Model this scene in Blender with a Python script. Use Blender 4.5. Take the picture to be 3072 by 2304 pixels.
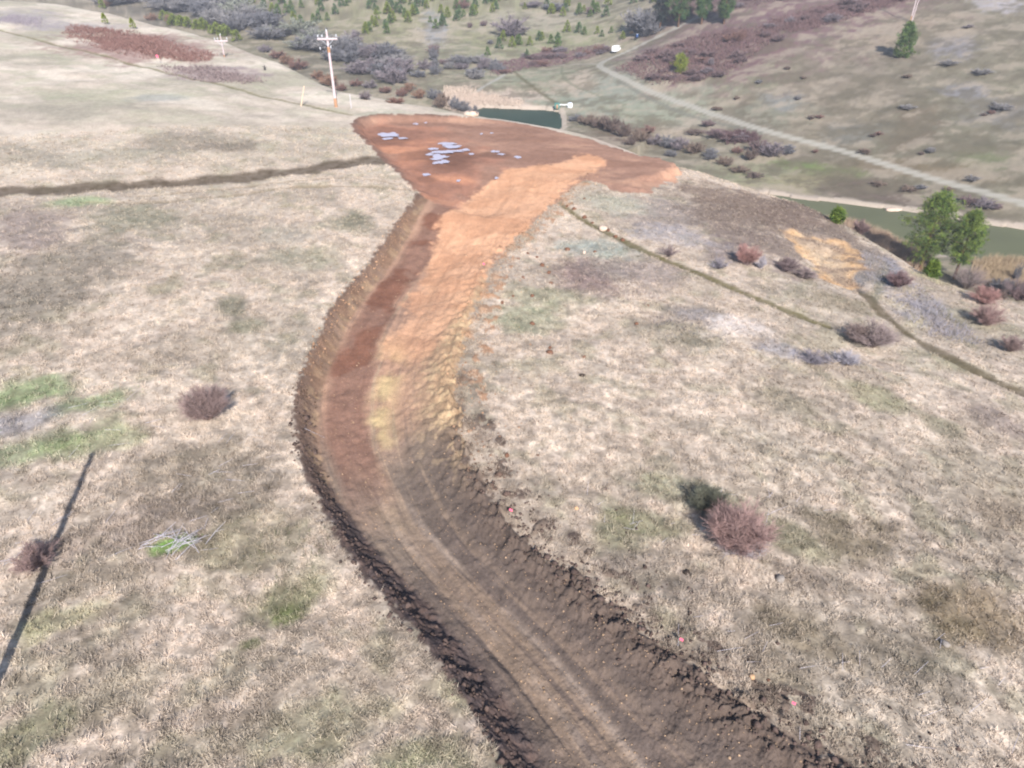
import bpy, math, random
import numpy as np
from mathutils import Vector
random.seed(7); RS = np.random.RandomState(11)
scene = bpy.context.scene
R = math.radians
for o in list(bpy.data.objects): bpy.data.objects.remove(o)

# ---------------------------------------------------------------- camera, sky, sun
PITCH = R(33); FP = 1536.0; CZ = 20.0          # FP: focal length in units of a 2212-wide picture
cam_d = bpy.data.cameras.new("camera"); cam = bpy.data.objects.new("camera", cam_d)
scene.collection.objects.link(cam)
cam_d.sensor_width = 36; cam_d.lens = 36 * FP / 2212; cam_d.clip_start = 0.1; cam_d.clip_end = 5000
cam.location = (0, 0, CZ); cam.rotation_euler = (R(90) - PITCH, 0, 0)
cam_d.dof.use_dof = True; cam_d.dof.focus_distance = 4.0; cam_d.dof.aperture_fstop = 2.5
scene.camera = cam
SUN_EL = R(36); SH_AZ = R(12.5)                # shadows fall forward, 12.5 degrees to the left
world = bpy.data.worlds.new("World"); scene.world = world; world.use_nodes = True
wn = world.node_tree.nodes; wl = world.node_tree.links
sky = wn.new('ShaderNodeTexSky'); sky.sky_type = 'NISHITA'; sky.sun_disc = False
sky.sun_elevation = SUN_EL; sky.sun_rotation = R(180) - SH_AZ; sky.altitude = 800
bg = wn['Background']; wl.new(sky.outputs[0], bg.inputs[0]); bg.inputs[1].default_value = 0.11
sd = bpy.data.lights.new("sun", 'SUN'); sd.energy = 4.9; sd.angle = R(0.5); sd.color = (1, 0.962, 0.915)
sun = bpy.data.objects.new("sun", sd); scene.collection.objects.link(sun)
shadow_dir = Vector((-math.sin(SH_AZ) * math.cos(SUN_EL), math.cos(SH_AZ) * math.cos(SUN_EL), -math.sin(SUN_EL)))
sun.rotation_euler = shadow_dir.to_track_quat('-Z', 'Y').to_euler(); sun.location = (15, -40, 60)
vs = scene.view_settings; vs.view_transform = 'Standard'; vs.look = 'None'; vs.exposure = 0.82; vs.gamma = 1

# ---------------------------------------------------------------- helpers
def lin(c):
    c = np.asarray(c, float) / 255.0
    return np.where(c <= 0.04045, c / 12.92, ((c + 0.055) / 1.055) ** 2.4)
KREF = 1.50                                     # picture brightness of a white surface in the open
def C(r, g, b): return lin((r, g, b)) / KREF    # albedo of a surface that reads r,g,b in full sun

def h2(ix, iy, seed):
    ix = ix.astype(np.int64).astype(np.uint32); iy = iy.astype(np.int64).astype(np.uint32)
    n = ix * np.uint32(374761393) + iy * np.uint32(668265263) + np.uint32(seed * 2246822519 & 0xffffffff)
    n = (n ^ (n >> np.uint32(13))) * np.uint32(1274126177)
    n = (n ^ (n >> np.uint32(16))) * np.uint32(2246822519)
    return ((n ^ (n >> np.uint32(15))) & np.uint32(0xffffff)).astype(np.float32) / 16777215.0
def vn(x, y, seed=0):
    x = np.asarray(x, float); y = np.asarray(y, float)
    ix = np.floor(x); iy = np.floor(y); fx = x - ix; fy = y - iy
    fx = fx * fx * (3 - 2 * fx); fy = fy * fy * (3 - 2 * fy)
    a = h2(ix, iy, seed); b = h2(ix + 1, iy, seed); c = h2(ix, iy + 1, seed); d = h2(ix + 1, iy + 1, seed)
    return (a + (b - a) * fx) * (1 - fy) + (c + (d - c) * fx) * fy
def fbm(x, y, scale, octv=4, seed=0, gain=0.5):
    s = 0; a = 1; t = 0; x = np.asarray(x) / scale; y = np.asarray(y) / scale
    ca, sa = 0.8, 0.6
    for o in range(octv):
        s = s + a * vn(x + 37.1 * o, y - 11.7 * o, seed + o * 17); t += a; a *= gain
        x, y = (x * ca - y * sa) * 2.03, (x * sa + y * ca) * 2.03
    return s / t                                 # 0..1, mean .5
def ss(a, b, x):
    t = np.clip((x - a) / (b - a), 0, 1); return t * t * (3 - 2 * t)

def ray(px, py):
    X = (px - 1106) / FP; Y = (829.5 - py) / FP
    return np.array([X, math.cos(PITCH) + math.sin(PITCH) * Y, -math.sin(PITCH) + math.cos(PITCH) * Y])
def F0(x, y):
    rx = np.maximum(x, 0)
    return -0.08 * x - 0.0007 * rx * rx - 0.012 * y
def onF0(px, py):
    d = ray(px, py); t = 30.0
    for _ in range(60):
        z = F0(d[0] * t, d[1] * t); t = 0.5 * t + 0.5 * min((z - CZ) / min(d[2], -0.02), 900)
    return (d[0] * t, d[1] * t)
def polyF(pts): return np.array([onF0(*p) for p in pts])
def onz(px, py, z):
    d = ray(px, py); t = (z - CZ) / d[2]; return (d[0] * t, d[1] * t)
def smooth_poly(P, n=3, closed=False):
    P = np.asarray(P, float)
    for _ in range(n):
        Q = []
        m = len(P)
        rng = range(m if closed else m - 1)
        if not closed: Q.append(P[0])
        for i in rng:
            a = P[i]; b = P[(i + 1) % m]; Q += [a * .75 + b * .25, a * .25 + b * .75]
        if not closed: Q.append(P[-1])
        P = np.array(Q)
    return P
def dist_line(x, y, P, closed=False):
    """distance to polyline and arc position"""
    best = np.full(x.shape, 1e9); sp = np.zeros(x.shape); acc = 0
    m = len(P)
    for i in range(m if closed else m - 1):
        a = P[i]; b = P[(i + 1) % m]; ab = b - a; L2 = (ab ** 2).sum() + 1e-12; L = L2 ** .5
        t = np.clip(((x - a[0]) * ab[0] + (y - a[1]) * ab[1]) / L2, 0, 1)
        d = np.hypot(x - a[0] - t * ab[0], y - a[1] - t * ab[1])
        k = d < best; best = np.where(k, d, best); sp = np.where(k, acc + t * L, sp); acc += L
    return best, sp
def inside(x, y, P):
    c = np.zeros(x.shape, bool); m = len(P); j = m - 1
    for i in range(m):
        xi, yi = P[i]; xj, yj = P[j]
        k = ((yi > y) != (yj > y)) & (x < (xj - xi) * (y - yi) / ((yj - yi) + 1e-12) + xi)
        c ^= k; j = i
    return c
def boxed(x, y, P, pad):
    return (x > P[:, 0].min() - pad) & (x < P[:, 0].max() + pad) & (y > P[:, 1].min() - pad) & (y < P[:, 1].max() + pad)
def sdist(x, y, P, pad=12.0):
    """signed distance, positive inside, -pad far away"""
    out = np.full(x.shape, -pad); k = boxed(x, y, P, pad)
    if k.any():
        d, _ = dist_line(x[k], y[k], P, True); out[k] = np.where(inside(x[k], y[k], P), d, -np.minimum(d, pad))
    return out
def ldist(x, y, P, pad=6.0):
    out = np.full(x.shape, pad * 1.0); s = np.zeros(x.shape); k = boxed(x, y, P, pad)
    if k.any():
        d, sp = dist_line(x[k], y[k], P); out[k] = np.minimum(d, pad); s[k] = sp
    return out, s

# ---------------------------------------------------------------- layout (plan shapes of the place)
LE = polyF([(1330,2300),(1200,1990),(1130,1790),(1085,1680),(1050,1600),(985,1480),(930,1420),(870,1340),(800,1260),(740,1190),(700,1110),(660,1030),(638,960),(632,880),
            (650,800),(675,740),(710,670),(760,600),(820,530),(855,480),(885,440),(905,408)])
RE = polyF([(2900,2300),(2330,1990),(2000,1790),(1800,1655),(1700,1590),(1600,1530),(1500,1460),(1420,1400),(1360,1350),(1290,1290),(1220,1230),(1150,1170),(1080,1100),(1030,1010),
            (1000,940),(985,860),(985,790),(1005,720),(1030,650),(1050,590),(1090,530),(1150,480),(1200,440),(1240,400),(1290,372)])
SL0 = float(np.hypot(*(LE[1] - LE[0])) + np.hypot(*(LE[2] - LE[1]))); LE = smooth_poly(LE, 2); RE = smooth_poly(RE, 2)
ROAD = np.vstack([LE, RE[::-1]])
PAD = smooth_poly(polyF([(905,412),(850,368),(800,320),(752,274),(772,258),(800,249),(860,248),(940,249),(1040,252),(1130,263),(1250,286),(1330,310),
            (1400,335),(1450,350),(1482,378),(1440,400),(1390,412),(1330,410),(1290,395),(1240,402),(1180,440),(1080,470),(980,450)]), 1, True)
SIL = [(-400,-70),(-150,-35),(0,-5),(120,2),(300,42),(470,84),(640,150),(720,188),(850,216),(1000,243),(1130,260),(1250,283),(1330,307),(1400,331),
       (1460,350),(1540,372),(1620,404),(1720,436),(1842,496),(1979,579),(2082,627),(2212,655),(2400,690),(2700,740)]
sp_ = np.array([onF0(*p) for p in SIL]); S_TH = np.arctan2(sp_[:, 0], sp_[:, 1]); S_R = np.hypot(sp_[:, 0], sp_[:, 1])
o_ = np.argsort(S_TH); S_TH = S_TH[o_]; S_R = S_R[o_]
ORANGE = smooth_poly(polyF([(1000,425),(1035,385),(1080,368),(1160,360),(1260,335),(1310,345),(1290,372),(1240,402),(1200,442),(1150,482),(1090,532),(1045,590),(1020,640),(990,700),
                            (930,750),(860,800),(815,850),(785,830),(805,770),(850,700),(890,640),(915,570),(935,500),(960,455)]), 1, True)
REDWET = smooth_poly(polyF([(760,280),(800,258),(900,262),(1010,300),(1060,345),(1040,385),(1000,425),(960,455),(905,412),(850,368),(800,320)]), 1, True)
SCAR = smooth_poly(polyF([(1692,498),(1715,483),(1760,500),(1830,520),(1862,560),(1868,610),(1850,630),(1790,610),(1745,575),(1715,535)]), 1, True)
PONDB = smooth_poly([onz(*p, -42.0) for p in [(1640,415),(1720,429),(1800,437),(1960,456),(2150,488),(2305,508),(2500,545),(2500,600),(2300,582),(2212,572),(2130,568),(2000,548),(1945,528),(1880,500),(1830,485),(1740,470),(1650,445)]], 1, True)
PONDA = smooth_poly([onz(*p, -38.0) for p in [(1022,231),(1100,235),(1206,239),(1212,250),(1212,285),(1150,300),(1070,298),(1040,262)]], 1, True)
# tracks on the spur and in the valley: (name, pixel path, half width m, tone)
TR_F = [("dirt_track", [(-80,415),(0,409),(200,399),(450,386),(650,367),(740,350),(850,347)], 1.3, C(92,78,62)),
        ("rutted_track", [(180,432),(330,434),(480,417),(620,402),(760,402),(920,412)], 0.30, C(140,124,98)),
        ("rutted_track", [(300,418),(480,402),(620,388),(760,384),(880,398)], 0.24, C(146,130,106)),
        ("grassy_track", [(-60,45),(0,62),(110,92),(230,118),(330,146),(450,178),(560,206),(680,232),(760,250)], 0.42, C(135,128,95)),
        ("field_track", [(1195,425),(1225,452),(1303,497),(1400,545),(1500,592),(1610,636),(1720,680),(1790,702)], 0.42, C(104,96,60)),
        ("hillside_track", [(1850,620),(1890,655),(1950,705),(2010,745),(2070,780),(2140,812),(2212,845),(2300,885)], 0.55, C(98,86,64))]
TR_B = [("meadow_track", [(1104,150,-33.5),(1112,160,-34),(1140,184,-35),(1170,206,-36),(1200,230,-37.6)], .8, C(104,98,70)), ("meadow_track", [(1104,152,-33.6),(1150,142,-32.5),(1210,136,-31.5),(1270,134,-30),(1298,138,-29.6)], .6, C(176,170,156)),
        ("meadow_track", [(1214,142,-31.6),(1212,165,-33),(1235,188,-34.2),(1290,214,-35.8),(1350,236,-37)], .6, C(122,122,100)), ("meadow_track", [(1020,205,-36),(1070,180,-35),(1104,156,-34)], .7, C(178,174,166)), ("meadow_track", [(1640,300,-37.5),(1540,262,-35.5),(1440,226,-34),(1340,180,-32)], .9, C(126,124,112))]
BP = """1850,480,-41.5;2000,545,-41.5;2212,580,-41;2500,620,-41;1720,428,-41.5;1960,452,-41.5;2212,492,-41.5;2500,540,-41.5
2212,435,-39;1960,370,-38;1800,318,-36.5;1650,285,-35.5;1540,245,-34.5;1420,205,-33;1300,150,-30;1360,110,-27
1600,350,-40;1450,300,-39;1300,270,-38.5;1030,232,-37.5;1120,235,-37.5;1210,238,-37.5;1250,260,-38
1150,170,-34;1000,190,-35;950,150,-33;1200,110,-30;850,180,-34;700,120,-31;560,80,-28;400,40,-25
1000,60,-25;1000,0,-16;700,40,-23;700,0,-17;400,0,-20;1300,0,-16;1330,60,-22;1200,30,-21"""
VROAD = smooth_poly([onz(a, b, c) for a, b, c in [(2420,500,-39.5),(2212,437,-39),(2090,405,-38.5),(1960,370,-38),(1800,318,-36.5),(1650,285,-35.5),(1540,245,-34.5),(1420,205,-33),(1350,175,-31.5),
                                                  (1302,150,-30),(1292,136,-29.3),(1318,118,-27.8),(1380,102,-26),(1480,88,-23.5),(1600,64,-20)]], 2)
bpts = []
for q in BP.replace('\n', ';').split(';'):
    a, b, c = map(float, q.split(',')); x_, y_ = onz(a, b, c); bpts.append((x_, y_, c))
for px_, r0_, z0_, y0_ in [(1560,258,-34.5,245),(1680,245,-35.5,290),(1820,237,-36.7,322),(1960,226,-38,370),(2100,221,-38.5,405),(2260,217,-39.3,445),(2450,214,-39.5,480)]:
    py_ = y0_ - 70
    while py_ > -60:                              # the far side rises as one even slope
        d_ = ray(px_, py_); tn = -d_[2] / math.hypot(d_[0], d_[1]); r_h = (CZ - z0_ + .24 * r0_) / (.24 + tn); az_ = math.atan2(d_[0], d_[1])
        bpts.append((r_h * math.sin(az_), r_h * math.cos(az_), CZ - tn * r_h)); py_ -= 75
bpts += [(0, 0, -40), (-80, 0, -38), (90, 20, -42), (140, 80, -42), (-60, 150, -38), (0, 150, -40), (60, 120, -42), (-150, 100, -34), (-200, 250, -30), (40, 190, -40),
         (0, -100, -42), (100, -80, -44), (-150, -60, -36), (100, 690, 85), (-150, 720, 80), (-520, 760, 70), (0, 560, 22), (-250, 600, 20), (330, 130, 20), (380, 600, 95), (250, -50, 0), (-450, 350, -5)]  # highest far points: unseen hills raised so the ponds mirror dark slopes
bpts = np.array(bpts); BS = 200.0
def _tps(r2): return np.where(r2 > 1e-12, 0.5 * r2 * np.log(np.maximum(r2, 1e-12)), 0)
_P = bpts[:, :2] / BS; n_ = len(_P)
_K = _tps(((_P[:, None] - _P[None]) ** 2).sum(-1)) + np.eye(n_) * 2e-4
_Q = np.hstack([np.ones((n_, 1)), _P]); _A = np.block([[_K, _Q], [_Q.T, np.zeros((3, 3))]])
_W = np.linalg.solve(_A, np.concatenate([bpts[:, 2], np.zeros(3)]))
def Braw(x, y):
    X = x / BS; Y = y / BS; out = _W[n_] + _W[n_ + 1] * X + _W[n_ + 2] * Y
    for i in range(n_): out = out + _W[i] * _tps((X - _P[i, 0]) ** 2 + (Y - _P[i, 1]) ** 2)
    return out
def Bz(x, y):
    z = Braw(x, y)
    rv = ss(2.5, 22, ldist(x, y, VROAD, 30)[0])
    z = z + (fbm(x, y, 38, 3, 5) - .5) * 1.3 * ss(150, 260, np.hypot(x, y)) * rv
    z = z + (fbm(x, y, 7, 3, 6) - .5) * 0.9 * rv
    for P, zw in ((PONDB, -42.0), (PONDA, -38.0)):
        d = sdist(x, y, P, 30.0)
        z = np.where(d > 0, np.minimum(z, zw - 0.25) - 1.2 * ss(0, 3, d), z)
        z = np.where((d <= 0) & (d > -30), np.maximum(z, zw + 0.10 + 0.03 * np.maximum(-d, 0)) * ss(-30, -6, d) + z * (1 - ss(-30, -6, d)), z)
        z = np.where((d <= 0) & (d > -30), np.maximum(z, zw + 0.08), z)
    return z
def rim(x, y):
    th = np.arctan2(x, y); return np.interp(th, S_TH, S_R, left=S_R[0], right=S_R[-1])
def terrain(x, y, full=True):
    """height and label data of the land at x,y"""
    x = np.asarray(x, float).ravel(); y = np.asarray(y, float).ravel()
    r = np.hypot(x, y)
    z = F0(x, y) + (fbm(x, y, 14, 3, 1) - .5) * 0.9 * ss(8, 40, r) + (fbm(x, y, 3.2, 3, 2) - .5) * 0.30
    drop = r - rim(x, y)
    e = (drop - 4.0) / 3.0
    fall = 0.62 * 3.0 * np.where(e > 20, e, np.log1p(np.exp(np.clip(e, -30, 20))))
    D = {}
    # road
    droad = sdist(x, y, ROAD); k = droad > -6
    dl = np.full(x.shape, 50.); dr = np.full(x.shape, 50.); sl = np.zeros(x.shape)
    dl[k], sl[k] = dist_line(x[k], y[k], LE); sl[k] -= SL0; dr[k], _ = dist_line(x[k], y[k], RE)
    wob = (fbm(x, y, 0.9, 3, 21) - .5) * 0.55 + (fbm(x, y, 3.5, 2, 23) - .5) * 0.7
    droad = droad + wob * np.where(dr < dl, 1.25, 0.5)
    t = np.where(droad > -6, dl / (dl + dr + 1e-6), 0)
    inr = droad > 0
    S0 = sl.max() if k.any() else 1
    wb = 1.45 - .5 * ss(10, 17, sl) + .12 * ss(16, 32, sl)                  # width of the cut bank grows up the road
    cut = ss(0, 1, dl / wb) * (0.95 - .22 * ss(18, 30, sl)) * (1 - ss(.45, 1.0, t))
    bump = (fbm(x, y, .35, 4, 31, .62) - .5)
    gully = .35 * (fbm(sl * 1.0, dl * .8, .7, 3, 33) - .5) + .7 * (fbm(x, y, .28, 3, 39) - .5)
    zr = z - cut + gully * (.22 + .35 * (1 - ss(10, 18, sl))) * (1 - ss(wb * .8, wb * 1.3, dl)) * ss(0, .3, dl)
    for tc in (.36, .60): zr = zr - 0.06 * np.exp(-((t - tc) / .035) ** 2)
    zr = zr + (fbm(t * 26, sl * .22, 1, 3, 35) - .5) * .10 + bump * (.13 + .10 * ss(.55, .8, t))
    berm = np.exp(-((dr - .35) / .6) ** 2)
    zr = zr + berm * (0.10 + 0.40 * np.maximum(bump + .12, -.1) * (1 - .55 * ss(22, 40, sl)))
    # pad
    dpad = sdist(x, y, PAD) + (fbm(x, y, 1.2, 3, 41) - .5) * (.9 + 2.0 * ss(4, 14, x)) + (fbm(x, y, 4, 2, 45) - .5) * 3 * ss(4, 14, x)
    inp = dpad > 0
    padw = ss(-7, 1.5, sdist(x, y, PAD)) * ss(-1, 0.2, droad)
    padz = -1.15 - 0.012 * (y - 80) - .035 * x
    pe = np.maximum(ss(0, 1.6, dpad), padw * (dpad > -2)); zp = z * (1 - .72 * pe) + padz * .72 * pe + (fbm(x, y, 1.5, 3, 43) - .5) * .16 + bump * .05
    wj = ss(-5, 1.0, sdist(x, y, ROAD)); zp = zp * (1 - wj) + zr * wj
    z0 = z
    clod = np.maximum(fbm(x, y, .5, 3, 37) - .60, 0) * 1.6 * np.exp(-np.maximum(-droad, 0) / .7) * (dr < 5) * (dr < dl)
    z = z0 + clod
    zr = zr + cut * padw * .8
    zr = zr * (1 - .72 * padw) + padz * .72 * padw
    wr = np.maximum(ss(0, .25, droad), ss(-2.5, -.5, droad) * (dpad > -.5)); wp = ss(-.2, 1.6, dpad)
    z = z * (1 - wr) + zr * wr
    z = z * (1 - wp) + zp * wp
    # tracks
    trk = []
    for nm, P, hw, col in TRF_W:
        d, s = ldist(x, y, P, 5)
        d = d + (fbm(x, y, 1.6, 3, 51) - .5) * hw * 1.4
        z = z - 0.10 * np.exp(-(d / hw) ** 2); trk.append(d)
    if full:
        g = (fbm(x, y, .42, 2, 61) - .5) * .09 * np.clip(1.2 - r / 90, 0, 1)
        z = z + g * (1 - wr) * (1 - wp)
    scz = sdist(x, y, SCAR) + (fbm(x, y, 2.4, 3, 47) - .5) * 2.5
    z = z - ss(-1, 2.0, scz) * (.45 + (fbm(x, y, 1.6, 3, 49) - .5) * .6)
    zF = z - fall
    zB = Bz(x, y)
    h = 1.5
    m = np.clip((zF - zB) / h * .5 + .5, 0, 1)
    zz = zB + (zF - zB) * m + h * m * (1 - m)
    dv, sv = ldist(x, y, VROAD, 10); 
    D.update(r=r, drop=drop, droad=droad, dl=dl, dr=dr, sl=sl, t=t, dpad=dpad, m=m, trk=trk, dv=dv, wb=wb, zB=zB, zF=zF)
    return zz, D
TRB_W = [(n, smooth_poly([onz(*q) for q in p], 2), w, c) for n, p, w, c in TR_B]
TRF_W = [(n, smooth_poly(polyF(p), 2), w, c) for n, p, w, c in TR_F]
def H(x, y):
    z, _ = terrain(np.atleast_1d(x), np.atleast_1d(y)); return z
TS = np.concatenate([np.arange(14, 110, .35), np.arange(110, 700, 1.1)])
TSC = TS[::3]
def place(px, py):
    """point on the land that this sight line meets first"""
    d = ray(px, py); n = np.linalg.norm(d); u = d / n
    X = u[0] * TSC; Y = u[1] * TSC; Z = CZ + u[2] * TSC; g = Z - H(X, Y)
    k = np.argmax(g < 0)
    if g[k] >= 0: k = len(TSC) - 1
    X = np.linspace(TSC[max(k - 1, 0)], TSC[k], 5); g = CZ + u[2] * X - H(u[0] * X, u[1] * X); TSL = X; k = max(int(np.argmax(g < 0)), 1)
    if g[k] >= 0: k = 4
    a, b = TSL[k - 1], TSL[k]; f = g[k - 1] / (g[k - 1] - g[k] + 1e-9); t = a + (b - a) * f
    x = u[0] * t; y = u[1] * t; return float(x), float(y), float(H(x, y)[0]), float(t)

def view_scale(x, y, z):
    """2212-wide picture units per metre across and upright at a point"""
    dep = y * math.cos(PITCH) - (z - CZ) * math.sin(PITCH)
    def pr(zz):
        dd = y * math.cos(PITCH) - (zz - CZ) * math.sin(PITCH); return FP * x / dd, FP * (y * math.sin(PITCH) + (zz - CZ) * math.cos(PITCH)) / dd
    a = pr(z); b = pr(z + 1); return FP / dep, math.hypot(b[0] - a[0], b[1] - a[1])

# ---------------------------------------------------------------- materials
MATS = {}
def mat_col(name, fine=.25, scale=9.0, bump=.35, bscale=14.0, rough=.95, attr="Col", spec=.1, dist=.03):
    """surface colour from the mesh's own colour layer, broken up by fine procedural noise"""
    if name in MATS: return MATS[name]
    m = bpy.data.materials.new(name); m.use_nodes = True; nt = m.node_tree; N = nt.nodes; L = nt.links
    b = N['Principled BSDF']; b.inputs['Roughness'].default_value = rough; b.inputs['Specular IOR Level'].default_value = spec
    at = N.new('ShaderNodeAttribute'); at.attribute_name = attr
    tc = N.new('ShaderNodeTexCoord')
    nz = N.new('ShaderNodeTexNoise'); nz.inputs['Scale'].default_value = scale; nz.inputs['Detail'].default_value = 6; nz.inputs['Roughness'].default_value = .65
    L.new(tc.outputs['Object'], nz.inputs['Vector'])
    mr = N.new('ShaderNodeMapRange'); mr.inputs[1].default_value = .3; mr.inputs[2].default_value = .7
    mr.inputs[3].default_value = 1 - fine; mr.inputs[4].default_value = 1 + fine; L.new(nz.outputs[0], mr.inputs[0])
    mx = N.new('ShaderNodeVectorMath'); mx.operation = 'SCALE'; L.new(at.outputs['Color'], mx.inputs[0]); L.new(mr.outputs[0], mx.inputs['Scale'])
    L.new(mx.outputs[0], b.inputs['Base Color'])
    if bump:
        n2 = N.new('ShaderNodeTexNoise'); n2.inputs['Scale'].default_value = bscale; n2.inputs['Detail'].default_value = 5
        L.new(tc.outputs['Object'], n2.inputs['Vector'])
        bp = N.new('ShaderNodeBump'); bp.inputs['Strength'].default_value = bump; bp.inputs['Distance'].default_value = dist
        L.new(n2.outputs[0], bp.inputs['Height']); L.new(bp.outputs[0], b.inputs['Normal'])
    MATS[name] = m; return m
def mat_plain(name, col, rough=.8, var=.2, scale=6.0, spec=.3, bump=0.0):
    if name in MATS: return MATS[name]
    m = bpy.data.materials.new(name); m.use_nodes = True; nt = m.node_tree; N = nt.nodes; L = nt.links
    b = N['Principled BSDF']; b.inputs['Roughness'].default_value = rough; b.inputs['Specular IOR Level'].default_value = spec
    tc = N.new('ShaderNodeTexCoord'); nz = N.new('ShaderNodeTexNoise'); nz.inputs['Scale'].default_value = scale; nz.inputs['Detail'].default_value = 5
    L.new(tc.outputs['Object'], nz.inputs['Vector'])
    cr = N.new('ShaderNodeValToRGB'); c = np.array(col)
    cr.color_ramp.elements[0].position = .3; cr.color_ramp.elements[0].color = (*(c * (1 - var)), 1)
    cr.color_ramp.elements[1].position = .7; cr.color_ramp.elements[1].color = (*(np.minimum(c * (1 + var), 1)), 1)
    L.new(nz.outputs[0], cr.inputs[0]); L.new(cr.outputs[0], b.inputs['Base Color'])
    if bump:
        bp = N.new('ShaderNodeBump'); bp.inputs['Strength'].default_value = bump; L.new(nz.outputs[0], bp.inputs['Height']); L.new(bp.outputs[0], b.inputs['Normal'])
    MATS[name] = m; return m
def mat_water(name, col, rough, spec=.5, wave=.02, wscale=1.2):
    m = mat_plain(name, col, rough, .12, .05, spec); N = m.node_tree.nodes; L = m.node_tree.links
    b = N['Principled BSDF']; n2 = N.new('ShaderNodeTexNoise'); n2.inputs['Scale'].default_value = wscale; n2.inputs['Detail'].default_value = 3
    tc = N.new('ShaderNodeTexCoord'); L.new(tc.outputs['Object'], n2.inputs['Vector'])
    bp = N.new('ShaderNodeBump'); bp.inputs['Strength'].default_value = .5; bp.inputs['Distance'].default_value = wave
    L.new(n2.outputs[0], bp.inputs['Height']); L.new(bp.outputs[0], b.inputs['Normal']); b.inputs['IOR'].default_value = 1.33
    return m

# ---------------------------------------------------------------- mesh builders
def mk_mesh(name, V, F, mat=None, col=None, smooth=False):
    me = bpy.data.meshes.new(name); V = np.asarray(V, np.float32); F = np.asarray(F, np.int32); k = F.shape[1]
    me.vertices.add(len(V)); me.vertices.foreach_set('co', V.ravel())
    me.loops.add(F.size); me.loops.foreach_set('vertex_index', F.ravel())
    me.polygons.add(len(F)); me.polygons.foreach_set('loop_start', np.arange(0, F.size, k, dtype=np.int32))
    me.polygons.foreach_set('loop_total', np.full(len(F), k, np.int32))
    me.update(calc_edges=True)
    if smooth: me.polygons.foreach_set('use_smooth', np.ones(len(F), bool))
    if col is not None:
        a = me.color_attributes.new("Col", 'FLOAT_COLOR', 'POINT')
        c4 = np.ones((len(V), 4), np.float32); c4[:, :3] = np.clip(col, 0, 1); a.data.foreach_set('color', c4.ravel())
    if mat: me.materials.append(mat)
    return me
def link(name, data, parent=None, loc=None, rz=0, sc=None):
    o = bpy.data.objects.new(name, data); scene.collection.objects.link(o)
    if parent: o.parent = parent
    if loc is not None: o.location = loc
    o.rotation_euler = (0, 0, rz)
    if sc is not None: o.scale = sc if hasattr(sc, '__len__') else (sc, sc, sc)
    return o
def tag(o, label=None, cat=None, group=None, kind=None):
    if label: o['label'] = label
    if cat: o['category'] = cat
    if group: o['group'] = group
    if kind: o['kind'] = kind
    return o
def copy_tree(o, parent=None):
    c = o.copy(); scene.collection.objects.link(c)
    if parent: c.parent = parent
    for ch in [q for q in KIDS.get(o.name, [])]:
        d = ch.copy(); scene.collection.objects.link(d); d.parent = c; KIDS.setdefault(c.name, []).append(d)
    return c
KIDS = {}
def thing(name, label, cat, loc, rz=0, group=None, sc=None):
    o = link(name, None, None, loc, rz, sc); tag(o, label, cat, group); KIDS[o.name] = []; return o
def part(name, me, root, **kw):
    o = link(name, me, root, **kw); KIDS.setdefault(root.name, []).append(o); return o

def prisms(A, B, ra, rb, k=3):
    """tapered k-sided sticks from A to B"""
    A = np.asarray(A, float); B = np.asarray(B, float); n = len(A)
    ra = np.broadcast_to(ra, n)[:, None]; rb = np.broadcast_to(rb, n)[:, None]
    d = B - A; d = d / (np.linalg.norm(d, axis=1, keepdims=True) + 1e-9)
    h = np.where(np.abs(d[:, 2:3]) > .9, np.array([[1., 0, 0]]), np.array([[0, 0, 1.]]))
    u = np.cross(d, h); u /= np.linalg.norm(u, axis=1, keepdims=True) + 1e-9; w = np.cross(d, u)
    V = np.zeros((n, 2 * k, 3))
    for i in range(k):
        a = 2 * math.pi * i / k; o = u * math.cos(a) + w * math.sin(a)
        V[:, i] = A + o * ra; V[:, k + i] = B + o * rb
    F = []
    base = (np.arange(n) * 2 * k)[:, None]
    for i in range(k):
        j = (i + 1) % k; F.append(base + np.array([[i, j, k + j, k + i]]))
    return V.reshape(-1, 3), np.vstack(F)
def blades(P, D, L, W, rs=RS):
    """flat leaf blades: base P, direction D, length L, width W -> triangles"""
    n = len(P); D = D / (np.linalg.norm(D, axis=1, keepdims=True) + 1e-9)
    q = rs.normal(size=(n, 3)); s = np.cross(D, q); s /= np.linalg.norm(s, axis=1, keepdims=True) + 1e-9
    L = np.broadcast_to(L, n)[:, None]; W = np.broadcast_to(W, n)[:, None]
    V = np.stack([P - s * W * .5, P + s * W * .5, P + D * L], 1).reshape(-1, 3)
    return V, np.arange(3 * n).reshape(-1, 3)
def join(parts):
    Vs, Fs, o = [], [], 0
    for V, F in parts: Vs.append(V); Fs.append(np.asarray(F) + o); o += len(V)
    return np.vstack(Vs), np.vstack(Fs)
def tri(F): F = np.asarray(F); return np.vstack([F[:, [0, 1, 2]], F[:, [0, 2, 3]]])
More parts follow.
